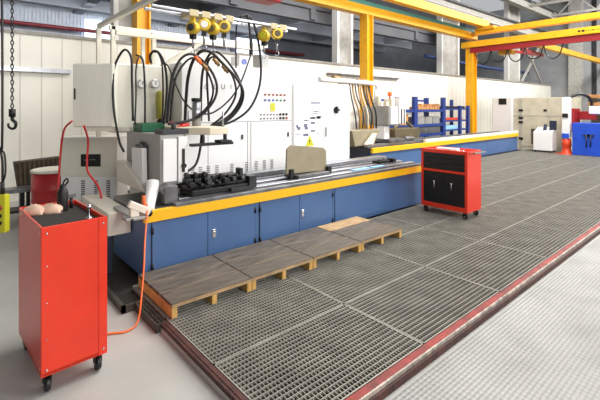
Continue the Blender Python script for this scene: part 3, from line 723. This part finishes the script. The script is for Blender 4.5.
# hose bundle of the far head
cols = ['rubber', 'copper', 'rubber', 'copper', 'beige_light', 'rubber', 'copper', 'rubber']
for i in range(8):
    x = 7.75 + 0.11 * i; 
    b = MB(); b.tube([(x, 7.0, 2.3 - 0.03 * (i % 3)), (x - 0.08, 6.85, 1.9), (x - 0.12 + 0.05 * (i % 3), 6.7, 1.5), (x - 0.05, 6.7, 1.1)], 0.018 + 0.006 * (i % 2), 8, 5)
    tag(put('machine_hose', b, cols[i]), '%s hose left of the far spindle head, %s in the bundle from the left' % ({'rubber': 'black', 'copper': 'brown', 'beige_light': 'cream'}[cols[i]], ORD[i]), 'hose', 'hoses of the far machine')
b = MB(); b.box(7.5, 8.7, 7.12, 7.16, 2.24, 2.3); b.cyl((7.3, 7.14, 2.36), (7.55, 7.14, 2.36), 0.09, 14); b.box(8.2, 8.6, 7.1, 7.18, 2.3, 2.4)
b.box(8.62, 8.68, 7.12, 7.18, ZF, 2.3)
tag(put('hose_carrier', b, 'copper', bevel=0.01), 'brown metal hose carrier around the foot of the middle yellow post', 'carrier')
b = MB(); b.box(8.9, 12.6, 8.9, 8.99, 2.66, 2.72)
tag(put('wire_support_bar', b, 'tray_steel'), 'thin brown metal bar across the partition right of the middle yellow post', 'bar')

# ================================================================== STORAGE RACK
r = thing('storage_rack', 'blue steel storage rack against the partition behind the far bench', 'rack', (13.3, 8.2, ZF))
for x in (12.0, 13.85):
    for y in (7.85, 8.55):
        b = MB(); b.box(x - 0.09, x + 0.09, y - 0.06, y + 0.06, ZF, 2.0); put('upright', b, 'rack_blue', r)
for x in (15.1, 15.75):
    for y in (7.85, 8.55):
        b = MB(); b.box(x - 0.06, x + 0.06, y - 0.05, y + 0.05, ZF, 1.95 if y > 8 else 1.7); put('upright', b, 'rack_blue', r)
for z in (0.72, 1.05, 1.56):
    b = MB(); b.box(10.2, 13.85, 7.8, 8.6, z - 0.09, z); put('shelf', b, 'rack_blue', r)
for z in (0.8, 1.15, 1.6):
    b = MB(); b.box(13.85, 15.8, 7.85, 8.5, z - 0.06, z); put('shelf', b, 'rack_blue', r)
b = MB(); b.box(10.2, 12.0, 8.52, 8.58, 1.85, 1.92); b.box(13.0, 13.85, 8.52, 8.58, 1.85, 1.92); put('rear_rail', b, 'rack_blue', r)
for k in range(9):
    x = 12.2 + 0.18 * k
    b = MB(); h = 0.1 + 0.05 * ((k * 7) % 3); b.box(x, x + 0.14, 7.95, 8.2, 1.56, 1.56 + h)
    tag(put('cardboard_box', b, 'card', bevel=0.006), 'small cardboard box on the top rack shelf, %s from the left' % ORD[k], 'box', 'cardboard boxes on the rack')
b = MB(); b.box(10.9, 11.7, 7.9, 8.3, 1.05, 1.4); tag(put('cardboard_box', b, 'card', bevel=0.008), 'larger brown cardboard box on the left end of the middle rack shelf', 'box')
for k, (x, w) in enumerate(((12.2, 0.5), (12.75, 0.45), (13.25, 0.45))):
    b = MB(); b.box(x, x + w, 7.9, 8.3, 1.05, 1.3); tag(put('parts_bin', b, 'grey_paint', bevel=0.01), 'grey parts bin on the middle rack shelf, %s from the left' % ORD[k], 'bin', 'grey bins on the rack')
b = MB(); b.box(12.15, 13.6, 7.82, 8.3, 0.721, 0.95); tag(put('steel_crate', b, 'tray_steel', bevel=0.01), 'long grey steel crate on the lowest rack shelf', 'crate')
b = MB(); b.box(14.2, 15.6, 7.9, 8.4, 1.601, 1.68); tag(put('tool_tray', b, 'black', bevel=0.01), 'black tray on the top shelf at the right end of the rack', 'tray')
b = MB(); b.box(14.0, 15.4, 7.9, 8.3, 1.151, 1.23); tag(put('tool_tray', b, 'orange_red', bevel=0.01), 'dull red tray on the middle shelf at the right end of the rack', 'tray')
b = MB(); b.box(14.0, 15.0, 7.9, 8.3, 0.801, 0.95); tag(put('tool_tray', b, 'pale_blue', bevel=0.01), 'pale blue tray on the lower shelf at the right end of the rack', 'tray')
b = MB(); b.box(10.0, 11.3, 7.2, 7.7, ZF, 1.0); b.tube([(10.2, 7.4, 1.0), (10.7, 7.4, 1.2), (11.2, 7.4, 1.0)], 0.05, 8, 5)
tag(put('oil_drum_stand', b, 'olive', bevel=0.05), 'olive brown machine base under the far spindle head, left of the rack', 'machine base')

# ================================================================== YELLOW CRANE STRUCTURE
for i, (x0, x1) in enumerate(((2.7, 2.96), (9.44, 9.72), (16.05, 16.42))):
    r = thing('crane_post', ('leftmost yellow steel crane post behind the cream tube frame', 'middle yellow steel crane post behind the far spindle head', 'rightmost yellow steel crane post at the end of the storage rack')[i], 'post', ((x0 + x1) / 2, 8.0, ZF))
    ztop = 4.44 if i < 2 else 4.05
    b = MB(); b.box(x0, x0 + 0.03, 7.8, 8.1, ZF, ztop); put('flange', b, 'yellow', r)
    b = MB(); b.box(x1 - 0.03, x1, 7.8, 8.1, ZF, ztop); put('flange', b, 'yellow', r)
    b = MB(); b.box(x0 + 0.03, x1 - 0.03, 7.9, 7.93, ZF, ztop); put('web', b, 'yellow', r)
    b = MB(); b.box(x0 - 0.1, x1 + 0.1, 7.7, 8.2, ZF, ZF + 0.03); put('base_plate', b, 'yellow_dim', r)
r = thing('crane_runway', 'long yellow runway beam with teal rail on top, resting on the posts', 'beam', (10, 8.0, 4.44))
b = MB(); b.box(1.0, 16.6, 7.86, 8.14, 4.44, 4.47); b.box(1.0, 16.6, 7.97, 8.03, 4.47, 4.67); b.box(1.0, 16.6, 7.86, 8.14, 4.67, 4.7); b.box(1.0, 16.6, 7.86, 7.9, 4.47, 4.67); put('beam', b, 'yellow', r)
b = MB(); b.box(1.0, 16.6, 7.87, 7.95, 4.701, 4.83); put('rail', b, 'teal', r, label='teal rail')
r = thing('crane_bridge_girder', 'upper yellow girder running parallel to the runway beam with dark rail', 'beam', (12, 7.4, 4.8))
b = MB(); b.box(5.0, 16.4, 7.28, 7.52, 4.83, 5.1); put('beam', b, 'yellow', r, bevel=0.01)
b = MB(); b.box(6.0, 16.2, 7.45, 7.5, 5.1, 5.22); put('cable_rail', b, 'dark_steel', r)
r = thing('crane_crossbeam', 'lower yellow crossbeam with red rail under it, coming from the rightmost post', 'beam', (16.2, 3, 4.05))
b = MB(); b.box(15.95, 16.25, -6, 8.25, 4.06, 4.3); put('beam', b, 'yellow', r, bevel=0.01)
b = MB(); b.box(16.02, 16.2, -6, 7.9, 3.84, 4.04); put('rail', b, 'rail_red', r, label='dark red conductor rail')
b = MB(); b.box(15.94, 15.95, 3.5, 4.2, 4.1, 4.26); pl = put('sign_plate', b, 'stripe', r)
b = MB()
yy = 4.14
for k, w in enumerate((0.07, 0.09, 0.02, 0.03, 0.02, 0.05, 0.02, 0.03, 0.06, 0.03)):
    b.box(15.934, 15.941, yy - w, yy, 4.16 if k > 1 else 4.15, 4.2 if k > 1 else 4.22); yy -= w + 0.035
put('lettering', b, 'black', pl)
r = thing('crane_crossbeam', 'upper thinner yellow crossbeam above the one with the red rail', 'beam', (16.2, 3, 4.5))
b = MB(); b.box(16.0, 16.3, -6, 7.7, 4.55, 4.75); put('beam', b, 'yellow', r, bevel=0.01)
b = MB(); b.box(15.9, 16.4, 6.9, 7.6, 4.7, 4.83); b.cyl((16.15, 7.7, 4.6), (16.15, 8.2, 4.6), 0.09, 12); put('end_carriage', b, 'yellow_dim', r, bevel=0.01)
b = MB(); b.box(16.6, 28.9, 5.9, 6.1, 4.06, 4.28); tag(put('crane_girder_beam', b, 'yellow_dim'), 'dull yellow beam running far back beyond the red conductor rail', 'beam')
r = thing('bracket_arm', 'dark red triangular bracket under the red rail above the pale enclosure', 'bracket', (18, 7, 3.9))
b = MB(); b.beam((16.2, 6.0, 3.82), (19.6, 6.4, 3.9), 0.08, 0.12); b.beam((16.3, 7.0, 3.95), (19.6, 6.4, 3.9), 0.08, 0.1); put('arm', b, 'rail_red', r)
b = MB(); b.box(16.3, 16.7, 6.4, 6.9, 3.7, 3.86); put('trolley', b, 'yellow_dim', r, bevel=0.01)
for k in range(5):
    y0 = 7.7 - k * 0.62
    b = MB(); b.tube([(16.1, y0, 3.84), (16.1, y0 - 0.1, 3.5), (16.1, y0 - 0.3, 3.36 + 0.05 * (k % 2)), (16.1, y0 - 0.5, 3.5), (16.1, y0 - 0.6, 3.84)], 0.022, 6, 6)
    tag(put('festoon_cable', b, 'rubber'), 'black cable loop hanging under the red rail, %s from the rightmost post' % ORD[k], 'cable', 'festoon cable loops')
# red hoist under the near end of the beams
r = thing('chain_hoist', 'red electric hoist at the top edge above the balancers', 'hoist', (5.0, 6.6, 4.05))
p = at(261, -2, 6.6)
b = MB(); b.box(p.x - 0.42, p.x + 0.36, 6.4, 6.8, p.z - 0.07, p.z + 0.4); put('body', b, 'rail_red', r, bevel=0.04)
b = MB(); b.cyl((p.x - 0.5, 6.6, p.z + 0.1), (p.x + 0.44, 6.6, p.z + 0.1), 0.14, 18); put('drum', b, 'red_dark', r)
b = MB(); b.box(p.x - 0.1, p.x + 0.1, 6.5, 6.7, p.z + 0.4, 4.83); put('hanger', b, 'dark_steel', r)
bx('bridge', 'yellow', p.x - 0.15, p.x + 0.15, 6.45, 7.3, 4.83, 5.0, r)

# chain with hook and hoist pendant at the left edge
r = thing('hoist_chain', 'dark lifting chain with open hook hanging at the left edge', 'chain', (0.49, 5.0, 1.4))
b = MB()
z = 1.62; k = 0
while z < 4.6:
    if k % 2: b.tube([(0.49 + 0.012 * math.cos(a), 5.0, z + 0.026 * math.sin(a)) for a in [j * PI / 3 for j in range(7)]], 0.006, 5, 1)
    else: b.tube([(0.49, 5.0 + 0.012 * math.cos(a), z + 0.026 * math.sin(a)) for a in [j * PI / 3 for j in range(7)]], 0.006, 5, 1)
    z += 0.04; k += 1
put('links', b, 'black', r)
b = MB(); b.cyl((0.49, 5.0, 1.55), (0.49, 5.0, 1.63), 0.03, 12); b.tube([V((0.49, 5.0, 1.56)) + RD * u + V((0, 0, v)) for u, v in ((0, 0), (0.005, -0.04), (0.035, -0.07), (0.03, -0.115), (0, -0.13), (-0.035, -0.11), (-0.04, -0.075))], lambda t: 0.018 - 0.008 * t, 10, 5); put('hook', b, 'black', r)
r = thing('hoist_pendant', 'yellow hoist control pendant hanging at the left edge', 'control', (0.41, 5.0, 0.4), math.atan2(-C_, S_))
b = MB(); b.box(-0.06, 0.05, -0.03, 0.04, 0.0, 0.38); put('body', b, 'lime', r, local=True, bevel=0.012)
b = MB(); b.cyl((-0.005, -0.045, 0.25), (-0.005, -0.03, 0.25), 0.028, 14); put('stop_button', b, 'lamp_red', r, local=True)
for z in (0.1, 0.17):
    b = MB(); b.cyl((-0.005, -0.042, z), (-0.005, -0.03, z), 0.022, 14); put('button', b, 'black', r, local=True)
b = MB(); b.cyl((0, 0, 0.38), (0, 0, 0.5), 0.02, 10); b.tube([(0, 0, 0.48), (0.0, 0, 0.7), (-0.02, 0, 0.85), (0.0, 0, 1.1), (-0.01, 0, 4.2)], 0.011, 8, 4); b.tube([(0.0, 0, 0.48), (0.03, 0, 0.6), (0.02, 0, 0.78), (-0.02, 0, 0.82)], 0.009, 6, 5); put('cable', b, 'rubber', r, local=True)

# ================================================================== LEFT BACKGROUND
r = thing('oil_drum', 'red drum with white top rim behind the trolley', 'drum', (1.2, 7.0, ZF))
b = MB(); b.lathe((1.2, 7.0, ZF), [(0.29, 0), (0.29, 0.23), (0.3, 0.25), (0.29, 0.27), (0.29, 0.5), (0.3, 0.52), (0.29, 0.54), (0.29, 0.76)], 32); put('body', b, 'drum_red', r)
b = MB(); b.lathe((1.2, 7.0, ZF + 0.76), [(0.3, 0), (0.3, 0.035), (0.28, 0.04)], 32); put('lid', b, 'cream', r, label='white lid')
r = thing('ribbed_crate', 'dark brown ribbed crate leaning by the partition behind the red drum', 'crate', (1.05, 7.75, ZF), 0.0)
b = MB(); b.prism([(0.84, 7.7, 0.3), (1.38, 7.7, 0.3), (1.42, 7.7, 0.82), (0.78, 7.7, 0.78)], (0, 0.2, 0)); put('body', b, 'brown_crate', r, bevel=0.01)
for k in range(9):
    x = 0.86 + 0.057 * k; bb = MB(); bb.prism([(x, 7.685, 0.31), (x + 0.03, 7.685, 0.31), (x + 0.03 + (k - 4) * 0.008, 7.685, 0.77 + 0.005 * k), (x + (k - 4) * 0.008, 7.685, 0.77 + 0.005 * k)], (0, 0.015, 0)); put('rib', bb, 'brown_crate', r)
bx('leg', 'black', 0.86, 0.92, 7.72, 7.88, ZF, 0.3, r); bx('leg', 'black', 1.3, 1.36, 7.72, 7.88, ZF, 0.3, r)
r = thing('low_bench', 'low grey steel bench with black shelf against the left partition', 'bench', (0.7, 7.6, ZF))
b = MB(); b.box(-0.4, 1.5, 7.35, 7.6, 0.36, 0.42); put('top', b, 'tray_steel', r, bevel=0.005)
b = MB(); b.box(-0.4, 1.5, 7.35, 7.65, 0.06, 0.1); put('shelf', b, 'black', r)
for x in (-0.38, 0.9, 1.44):
    b = MB(); b.box(x, x + 0.05, 7.38, 7.43, ZF, 0.36); put('leg', b, 'black', r)

# ================================================================== PALLETS
PLAB = ['first wooden pallet from the near left end of the bench', 'second wooden pallet from the near left end of the bench', 'third wooden pallet from the near left end of the bench', 'wooden pallet at the right end of the row, its back boards pale']
def pallet(x0, x1, i):
    y0, y1 = 3.02, 3.78
    r = thing('wooden_pallet', PLAB[i], 'pallet', ((x0 + x1) / 2, (y0 + y1) / 2, 0), random.uniform(-0.012, 0.012), group='pallets along the bench')
    cx, cy_ = (x0 + x1) / 2, (y0 + y1) / 2
    hw, hd = (x1 - x0) / 2, (y1 - y0) / 2
    n = 3; w = 2 * hd / n
    for k in range(n):
        b = MB(); b.box(-hw, hw, -hd + k * w + 0.007, -hd + (k + 1) * w - 0.007, 0.099, 0.117)
        put('deck_board', b, 'deck_light' if (i == 3 and k == 2) else 'deck', r, local=True, bevel=0.002)
    for k in range(n + 1):
        yc = -hd + k * w
        b = MB(); b.box(-hw, hw, max(-hd, yc - 0.03) - (0.004 if k == 0 else 0), min(hd, yc + 0.03), 0.086, 0.099 if k else 0.112); b.box(-hw + 0.002, hw - 0.002, max(-hd, yc - 0.006), min(hd, yc + 0.006), 0.099, 0.112); put('under_board', b, 'deck_light', r, local=True, label='pale under board')
    for x in (-hw, -0.022, hw - 0.045):
        b = MB(); b.box(x, x + 0.045, -hd + 0.005, hd - 0.005, 0.002, 0.086); put('stringer', b, 'pine', r, local=True, bevel=0.003)
for i, (a, c) in enumerate(((1.315, 2.055), (2.065, 2.8), (2.81, 3.55), (3.565, 4.33))): pallet(a, c, i)

# ================================================================== NEAR TROLLEY
TR = math.radians(3)
r = thing('tool_trolley', 'tall red sheet metal trolley on black casters in the left foreground', 'trolley', (0.415, 2.81, ZF), TR)
w, d, z0, z1 = 0.368, 0.68, 0.115, 1.005
b = MB(); b.box(0, w, 0, d, z0, z0 + 0.02); put('bottom', b, 'red', r, local=True)
b = MB(); b.box(0, w, 0, 0.012, z0, z1); put('front_panel', b, 'red', r, local=True, bevel=0.004)
b = MB(); b.box(0, w, d - 0.012, d, z0, z1); put('back_panel', b, 'red', r, local=True, bevel=0.004)
b = MB(); b.box(0, 0.012, 0.012, d - 0.012, z0, z1); put('side_panel', b, 'red', r, local=True, bevel=0.004)
b = MB(); b.box(w - 0.012, w, 0.012, d - 0.012, z0, z1); put('side_panel', b, 'red', r, local=True, bevel=0.004)
b = MB(); b.box(w - 0.048, w + 0.003, -0.004, 0.0, z0, z1); put('corner_strip', b, 'red', r, local=True, bevel=0.001)
b = MB(); b.box(0.012, w - 0.012, 0.012, d - 0.012, z1 - 0.045, z1 - 0.03); put('tray_mat', b, 'mat', r, local=True, label='dark top mat')
for i, (x, y, z, nx, ny) in enumerate(((0.03, 0, z1 - 0.04, 0, -1), (0.03, 0, z0 + 0.035, 0, -1), (w - 0.02, -0.004, z1 - 0.04, 0, -1), (w - 0.02, -0.004, z0 + 0.035, 0, -1),
                          (0.03, 0, 0.55, 0, -1), (0.03, 0, 0.77, 0, -1), (0.03, 0, 0.33, 0, -1), (0, 0.03, z1 - 0.04, -1, 0), (0, 0.03, z0 + 0.04, -1, 0), (0, d - 0.03, z1 - 0.04, -1, 0))):
    rr = 0.008 if i < 4 else 0.005
    b = MB(); b.lathe((x, y, z), [(rr, 0), (rr * 0.7, 0.004)], 10, (nx, ny, 0)); put('bolt', b, 'chrome', r, local=True)
def caster(x, y, parent, R=0.046, zt=0.115, rot=0.3):
    b = MB(); b.box(x - 0.022, x + 0.022, y - 0.03, y + 0.02, zt - 0.008, zt); b.box(x - 0.022, x - 0.017, y - 0.02, y + 0.02, R, zt); b.box(x + 0.017, x + 0.022, y - 0.02, y + 0.02, R, zt)
    f = put('caster', b, 'black', parent, local=True)
    b = MB(); b.lathe((x - 0.014, y, R), [(R - 0.004, 0), (R, 0.005), (R, 0.023), (R - 0.004, 0.028)], 20, (1, 0, 0)); put('wheel', b, 'rubber', f, local=True)
    b = MB(); b.cyl((x - 0.024, y, R), (x + 0.024, y, R), 0.009, 10); put('axle', b, 'chrome', f, local=True)
for x, y in ((0.04, 0.05), (w - 0.04, 0.05), (0.04, d - 0.05), (w - 0.04, d - 0.05)): caster(x, y, r)
TM = Matrix.Translation((0.415, 2.81, ZF)) @ Matrix.Rotation(TR, 4, 'Z')
def tp(x, y, z): return TM @ V((x, y, z))
ZT = z1 - 0.03
# gloves
for i, (gx, gy, rz, lab) in enumerate(((0.07, 0.54, 0.0, 'pink beige work glove lying on the trolley, the left one'), (0.16, 0.5, 0.15, 'pink beige work glove lying on the trolley, the right one'))):
    c = tp(gx, gy, ZT + 0.036)
    g = thing('work_glove', lab, 'glove', (c.x, c.y, c.z - 0.036), rz - 0.75, group='gloves on the trolley')
    b = MB()
    n = 9
    rings = []
    for k in range(n):                      # puffed, folded glove lying open end towards the front
        t = k / (n - 1); x = -0.075 + 0.15 * t
        hw_ = 0.03 + 0.022 * math.sin(PI * (0.25 + 0.6 * t)); hh = 0.018 + 0.045 * math.sin(PI * (0.12 + 0.72 * t))
        ring = [(x, hw_ * math.cos(a) * (1 + 0.08 * math.sin(3 * a + k)), hh * max(0.0, math.sin(a)) * (1 + 0.1 * math.sin(5 * a + 2 * k))) for a in [j_ * PI / 12 for j_ in range(13)]]
        rings.append([b.bm.verts.new(p_) for p_ in ring])
    for r0, r1 in zip(rings, rings[1:]):
        for k in range(12):
            f = b.bm.faces.new((r0[k], r0[k + 1], r1[k + 1], r1[k])); f.smooth = True
        b.bm.faces.new((r0[12], r0[0], r1[0], r1[12]))
    b.bm.faces.new(rings[0]); b.bm.faces.new(rings[-1][::-1])
    put('palm', b, 'glove', g, local=True)
    b = MB(); b.prism([(0.0755, 0.026 * math.cos(a), 0.003 + 0.014 * math.sin(a)) for a in [k * PI / 8 for k in range(9)]], (0.002, 0, 0)); put('cuff_opening_shade', b, 'cuff_shade', g, local=True, label='painted shade of the open cuff')  # end is closed; shade inside the opening painted as a dark face
# black bottle
c = tp(0.235, 0.5, ZT)
r = thing('spray_bottle', 'black bottle with loop handle standing on the trolley', 'bottle', c)
b = MB(); b.lathe(c, [(0.034, 0), (0.036, 0.01), (0.036, 0.13), (0.03, 0.15), (0.022, 0.16), (0.022, 0.185)], 20); put('body', b, 'black', r)
b = MB(); b.tube([c + V((0, 0, 0.18)), c + RD * 0.01 + V((0, 0, 0.21)), c + RD * 0.03 + V((0, 0, 0.23)), c + RD * 0.038 + V((0, 0, 0.21)), c + RD * 0.02 + V((0, 0, 0.185))], 0.006, 8, 5); put('loop', b, 'black', r)
a0 = tp(0.02, 0.575, ZT + 0.11); a1 = tp(0.36, 0.52, ZT + 0.11)
r = thing('torque_bar', 'grey steel bar held across the black bottle on the trolley', 'bar', a0)
b = MB(); b.beam(tp(0.235, 0.555, ZT + 0.09), tp(0.33, 0.535, ZT + 0.09), 0.02, 0.022); put('bar', b, 'tray_steel', r)
b = MB(); b.cyl(tp(0.3, 0.54, ZT), tp(0.3, 0.54, ZT + 0.08), 0.012, 10); put('foot', b, 'black', r)
c = tp(0.3, 0.13, ZT)
r = thing('socket_wrench', 'upright chrome socket on the front corner of the trolley', 'socket', c)
b = MB(); b.lathe(c, [(0.022, 0), (0.022, 0.012), (0.01, 0.016)], 16); put('foot', b, 'chrome', r)
b = MB(); b.lathe(c + V((0, 0, 0.016)), [(0.009, 0), (0.009, 0.05), (0.014, 0.052), (0.014, 0.08)], 14); put('shank', b, 'chrome', r)

# ================================================================== TOOL CART
r = thing('tool_cart', 'red tool cart with black drawers and two black doors in front of the far bench', 'tool cart', (5.7, 2.86, 0))
x0, x1, y0, y1, z0, z1 = 5.68, 6.12, 2.84, 3.60, 0.10, 1.0
b = MB(); b.box(x0 + 0.02, x1, y0, y0 + 0.02, z0, z1); put('side_panel', b, 'red_lit', r, bevel=0.006)
b = MB(); b.box(x0 + 0.02, x1, y1 - 0.02, y1, z0, z1); put('side_panel', b, 'red_lit', r, bevel=0.006)
b = MB(); b.box(x1 - 0.02, x1, y0 + 0.02, y1 - 0.02, z0, z1); put('back_panel', b, 'red_lit', r)
b = MB(); b.box(x0 + 0.02, x1 - 0.02, y0 + 0.02, y1 - 0.02, z0, z0 + 0.02); put('bottom', b, 'red', r)
b = MB(); b.box(x0 + 0.02, x1 - 0.02, y0 + 0.02, y1 - 0.02, z1 - 0.06, z1 - 0.04); put('top_tray', b, 'red', r)
b = MB(); b.box(x0, x0 + 0.03, y0, y0 + 0.04, z0, z1); b.box(x0, x0 + 0.03, y1 - 0.04, y1, z0, z1); b.box(x0, x0 + 0.03, y0 + 0.04, y1 - 0.04, z0, z0 + 0.07)
b.box(x0, x0 + 0.03, y0 + 0.04, y1 - 0.04, 0.655, 0.69); b.box(x0, x0 + 0.03, y0 + 0.04, y1 - 0.04, z1 - 0.055, z1); put('front_frame', b, 'red', r, bevel=0.004)
for k in range(3):
    za = 0.692 + k * 0.0845
    dd = bx('drawer', 'black', x0 + 0.006, x0 + 0.04, y0 + 0.042, y1 - 0.042, za, za + 0.082, r, bevel=0.003)
    b = MB(); b.box(x0 - 0.002, x0 + 0.008, y0 + 0.05, y1 - 0.05, za + 0.066, za + 0.074); put('pull', b, 'dark_steel', dd)
for k in range(2):
    ya = y0 + 0.042 + k * 0.339
    dd = bx('door', 'black', x0 + 0.006, x0 + 0.03, ya, ya + 0.336, z0 + 0.072, 0.653, r, bevel=0.003)
    hy = ya + 0.2 if k == 0 else ya + 0.14
    b = MB(); b.cyl((x0 - 0.014, hy, 0.40), (x0 - 0.014, hy, 0.51), 0.007, 8); b.box(x0 - 0.014, x0 + 0.008, hy - 0.004, hy + 0.004, 0.405, 0.413); b.box(x0 - 0.014, x0 + 0.008, hy - 0.004, hy + 0.004, 0.497, 0.505); put('handle', b, 'chrome', dd)
b = MB(); b.box(x0 + 0.05, x1 - 0.03, y0 - 0.09, y0 - 0.07, 0.97, 0.99); b.box(x0 + 0.05, x0 + 0.07, y0 - 0.08, y0, 0.97, 0.985); b.box(x1 - 0.05, x1 - 0.03, y0 - 0.08, y0, 0.97, 0.985)
put('push_handle', b, 'chrome', r)
inv = world_of(r).inverted()
for cx_, cy_ in ((x0 + 0.05, y0 + 0.06), (x0 + 0.05, y1 - 0.06), (x1 - 0.05, y0 + 0.06), (x1 - 0.05, y1 - 0.06)):
    caster(cx_ - 5.7, cy_ - 2.86, r, 0.042, 0.1)
b = MB(); b.box(x0 + 0.1, x0 + 0.2, 3.05, 3.4, 0.961, 1.02); tag(put('tool_case', b, 'white', bevel=0.01), 'white tool case lying in the top tray of the red tool cart', 'case')
b = MB(); b.beam((x0 + 0.06, 2.95, 0.985), (x0 + 0.06, 3.25, 1.01), 0.03, 0.012); b.cyl((x0 + 0.05, 2.93, 0.965), (x0 + 0.05, 2.93, 1.01), 0.03, 12); tag(put('ratchet_wrench', b, 'chrome', bevel=0.002), 'chrome wrench lying on the front of the red tool cart tray', 'wrench')

# ================================================================== RIGHT BACKGROUND MACHINES
r = thing('control_console', 'pale grey control console with black screen past the end of the far bench', 'console', (17.2, 7.0, ZF))
b = MB(); b.box(17.2, 18.0, 6.72, 7.55, ZF, 2.08); put('body', b, 'white', r, bevel=0.06)
b = MB(); b.box(17.18, 17.2, 6.95, 7.25, 1.75, 2.0); put('screen', b, 'black', r)
r = thing('machine_enclosure', 'long pale machine enclosure with black latches right of the grey console', 'enclosure', (17.6, 5.9, ZF))
b = MB(); b.box(17.3, 19.5, 4.95, 6.72, ZF, 2.02); put('body', b, 'dirty_cream', r, bevel=0.01)
for (ya, yb) in ((5.5, 6.4), (4.97, 5.46)):
    dd = bx('door', 'dirty_cream', 17.28, 17.3, ya, yb, 0.1, 1.98, r, bevel=0.004)
    if ya > 5.4:
        for z in (0.4, 1.05, 1.22, 1.52):
            bb = MB(); bb.box(17.24, 17.28, yb - 0.06, yb + 0.1, z - 0.04, z + 0.04); put('latch', bb, 'black', dd, bevel=0.006)
        bb = MB(); bb.box(17.24, 17.28, ya, ya + 0.1, 1.48, 1.56); put('latch', bb, 'black', dd, bevel=0.006)
b = MB(); b.box(17.27, 17.3, 4.95, 6.72, 1.3, 1.33); b.box(17.27, 17.3, 6.42, 6.48, 0.0, 2.0); put('seam', b, 'partition_joint', r)
bx('window_panel', 'olive', 17.27, 17.285, 5.75, 6.05, 0.2, 0.8, r)
r = thing('small_cabinet', 'small white cabinet with sloped top in front of the pale enclosure', 'cabinet', (16.6, 5.4, ZF))
b = MB(); b.prism([(16.4, 5.05, 0.06), (16.9, 5.05, 0.06), (16.9, 5.05, 0.9), (16.4, 5.05, 0.72)], (0, 0.62, 0)); put('body', b, 'white', r, bevel=0.01)
for x in (16.44, 16.82):
    for y in (5.1, 5.6):
        b = MB(); b.box(x, x + 0.05, y, y + 0.05, ZF, 0.06); put('leg', b, 'dark_steel', r)
b = MB(); b.box(16.6, 16.75, 5.0, 5.2, 0.82, 1.15); b.cyl((16.6, 5.35, 0.8), (16.7, 5.35, 1.0), 0.06, 10); tag(put('hand_grinder', b, 'blue_dark', bevel=0.01), 'dark blue tool standing on the small white cabinet', 'tool')
r = thing('drilling_machine', 'white and orange red drilling machine with black hose beside the blue cabinet', 'machine', (16.6, 4.6, ZF))
b = MB(); b.lathe((16.5, 4.62, ZF), [(0.28, 0), (0.28, 0.06), (0.16, 0.1), (0.12, 0.3), (0.15, 0.36), (0.13, 0.6)], 20); put('base', b, 'orange_red', r)
b = MB(); b.box(16.38, 16.42, 4.3, 4.95, ZF, 0.02); put('foot', b, 'orange_red', r)
b = MB(); b.box(16.4, 16.62, 4.5, 4.75, 0.6, 2.0); put('column', b, 'white', r, bevel=0.02)
b = MB(); b.box(16.36, 16.4, 4.52, 4.73, 0.55, 0.72); put('clamp', b, 'bright_blue', r)
b = MB(); b.box(16.36, 16.41, 4.55, 4.72, 1.28, 1.42); put('handle', b, 'black', r)
b = MB(); b.box(16.62, 17.3, 4.42, 4.7, 0.75, 1.6); b.box(17.05, 17.3, 3.9, 4.42, 1.2, 1.5); put('head', b, 'red_dark', r, bevel=0.02)
b = MB(); b.tube([(16.6, 4.55, 1.98), (16.8, 4.35, 2.1), (17.0, 4.15, 2.04), (17.15, 4.05, 1.85), (17.2, 4.05, 1.5)], 0.05, 10, 6); put('hose', b, 'rubber', r)
b = MB(); b.box(17.02, 17.35, 3.75, 4.1, 1.4, 1.68); put('motor', b, 'white', r, bevel=0.03)
r = thing('blue_cabinet', 'bright blue steel cabinet with handles at the right edge', 'cabinet', (16.4, 3.9, ZF))
b = MB(); b.box(16.3, 17.0, 2.7, 4.4, 0.0, 1.1); put('body', b, 'bright_blue', r, bevel=0.01)
b = MB(); b.box(16.4, 16.9, 2.8, 4.3, ZF, 0.0); put('plinth', b, 'black', r)
for y in (3.98, 3.86):
    b = MB(); b.cyl((16.26, y, 0.3), (16.26, y, 0.72), 0.02, 8); b.box(16.26, 16.3, y - 0.1, y + 0.1, 0.66, 0.72); put('handle', b, 'blue_dark', r)
r = thing('timber_stack', 'stack of brown timber behind the bright blue cabinet', 'timber', (19, 3.5, ZF))
for k in range(6):
    bb = MB(); bb.box(18.6, 18.9, 2.0, 4.5, 1.25 + k * 0.15, 1.37 + k * 0.15); put('beam', bb, 'card' if k % 2 else 'brown_crate', r, bevel=0.01)
bx('trestle', 'brown_crate', 18.6, 18.9, 2.1, 4.4, ZF, 1.25, r)
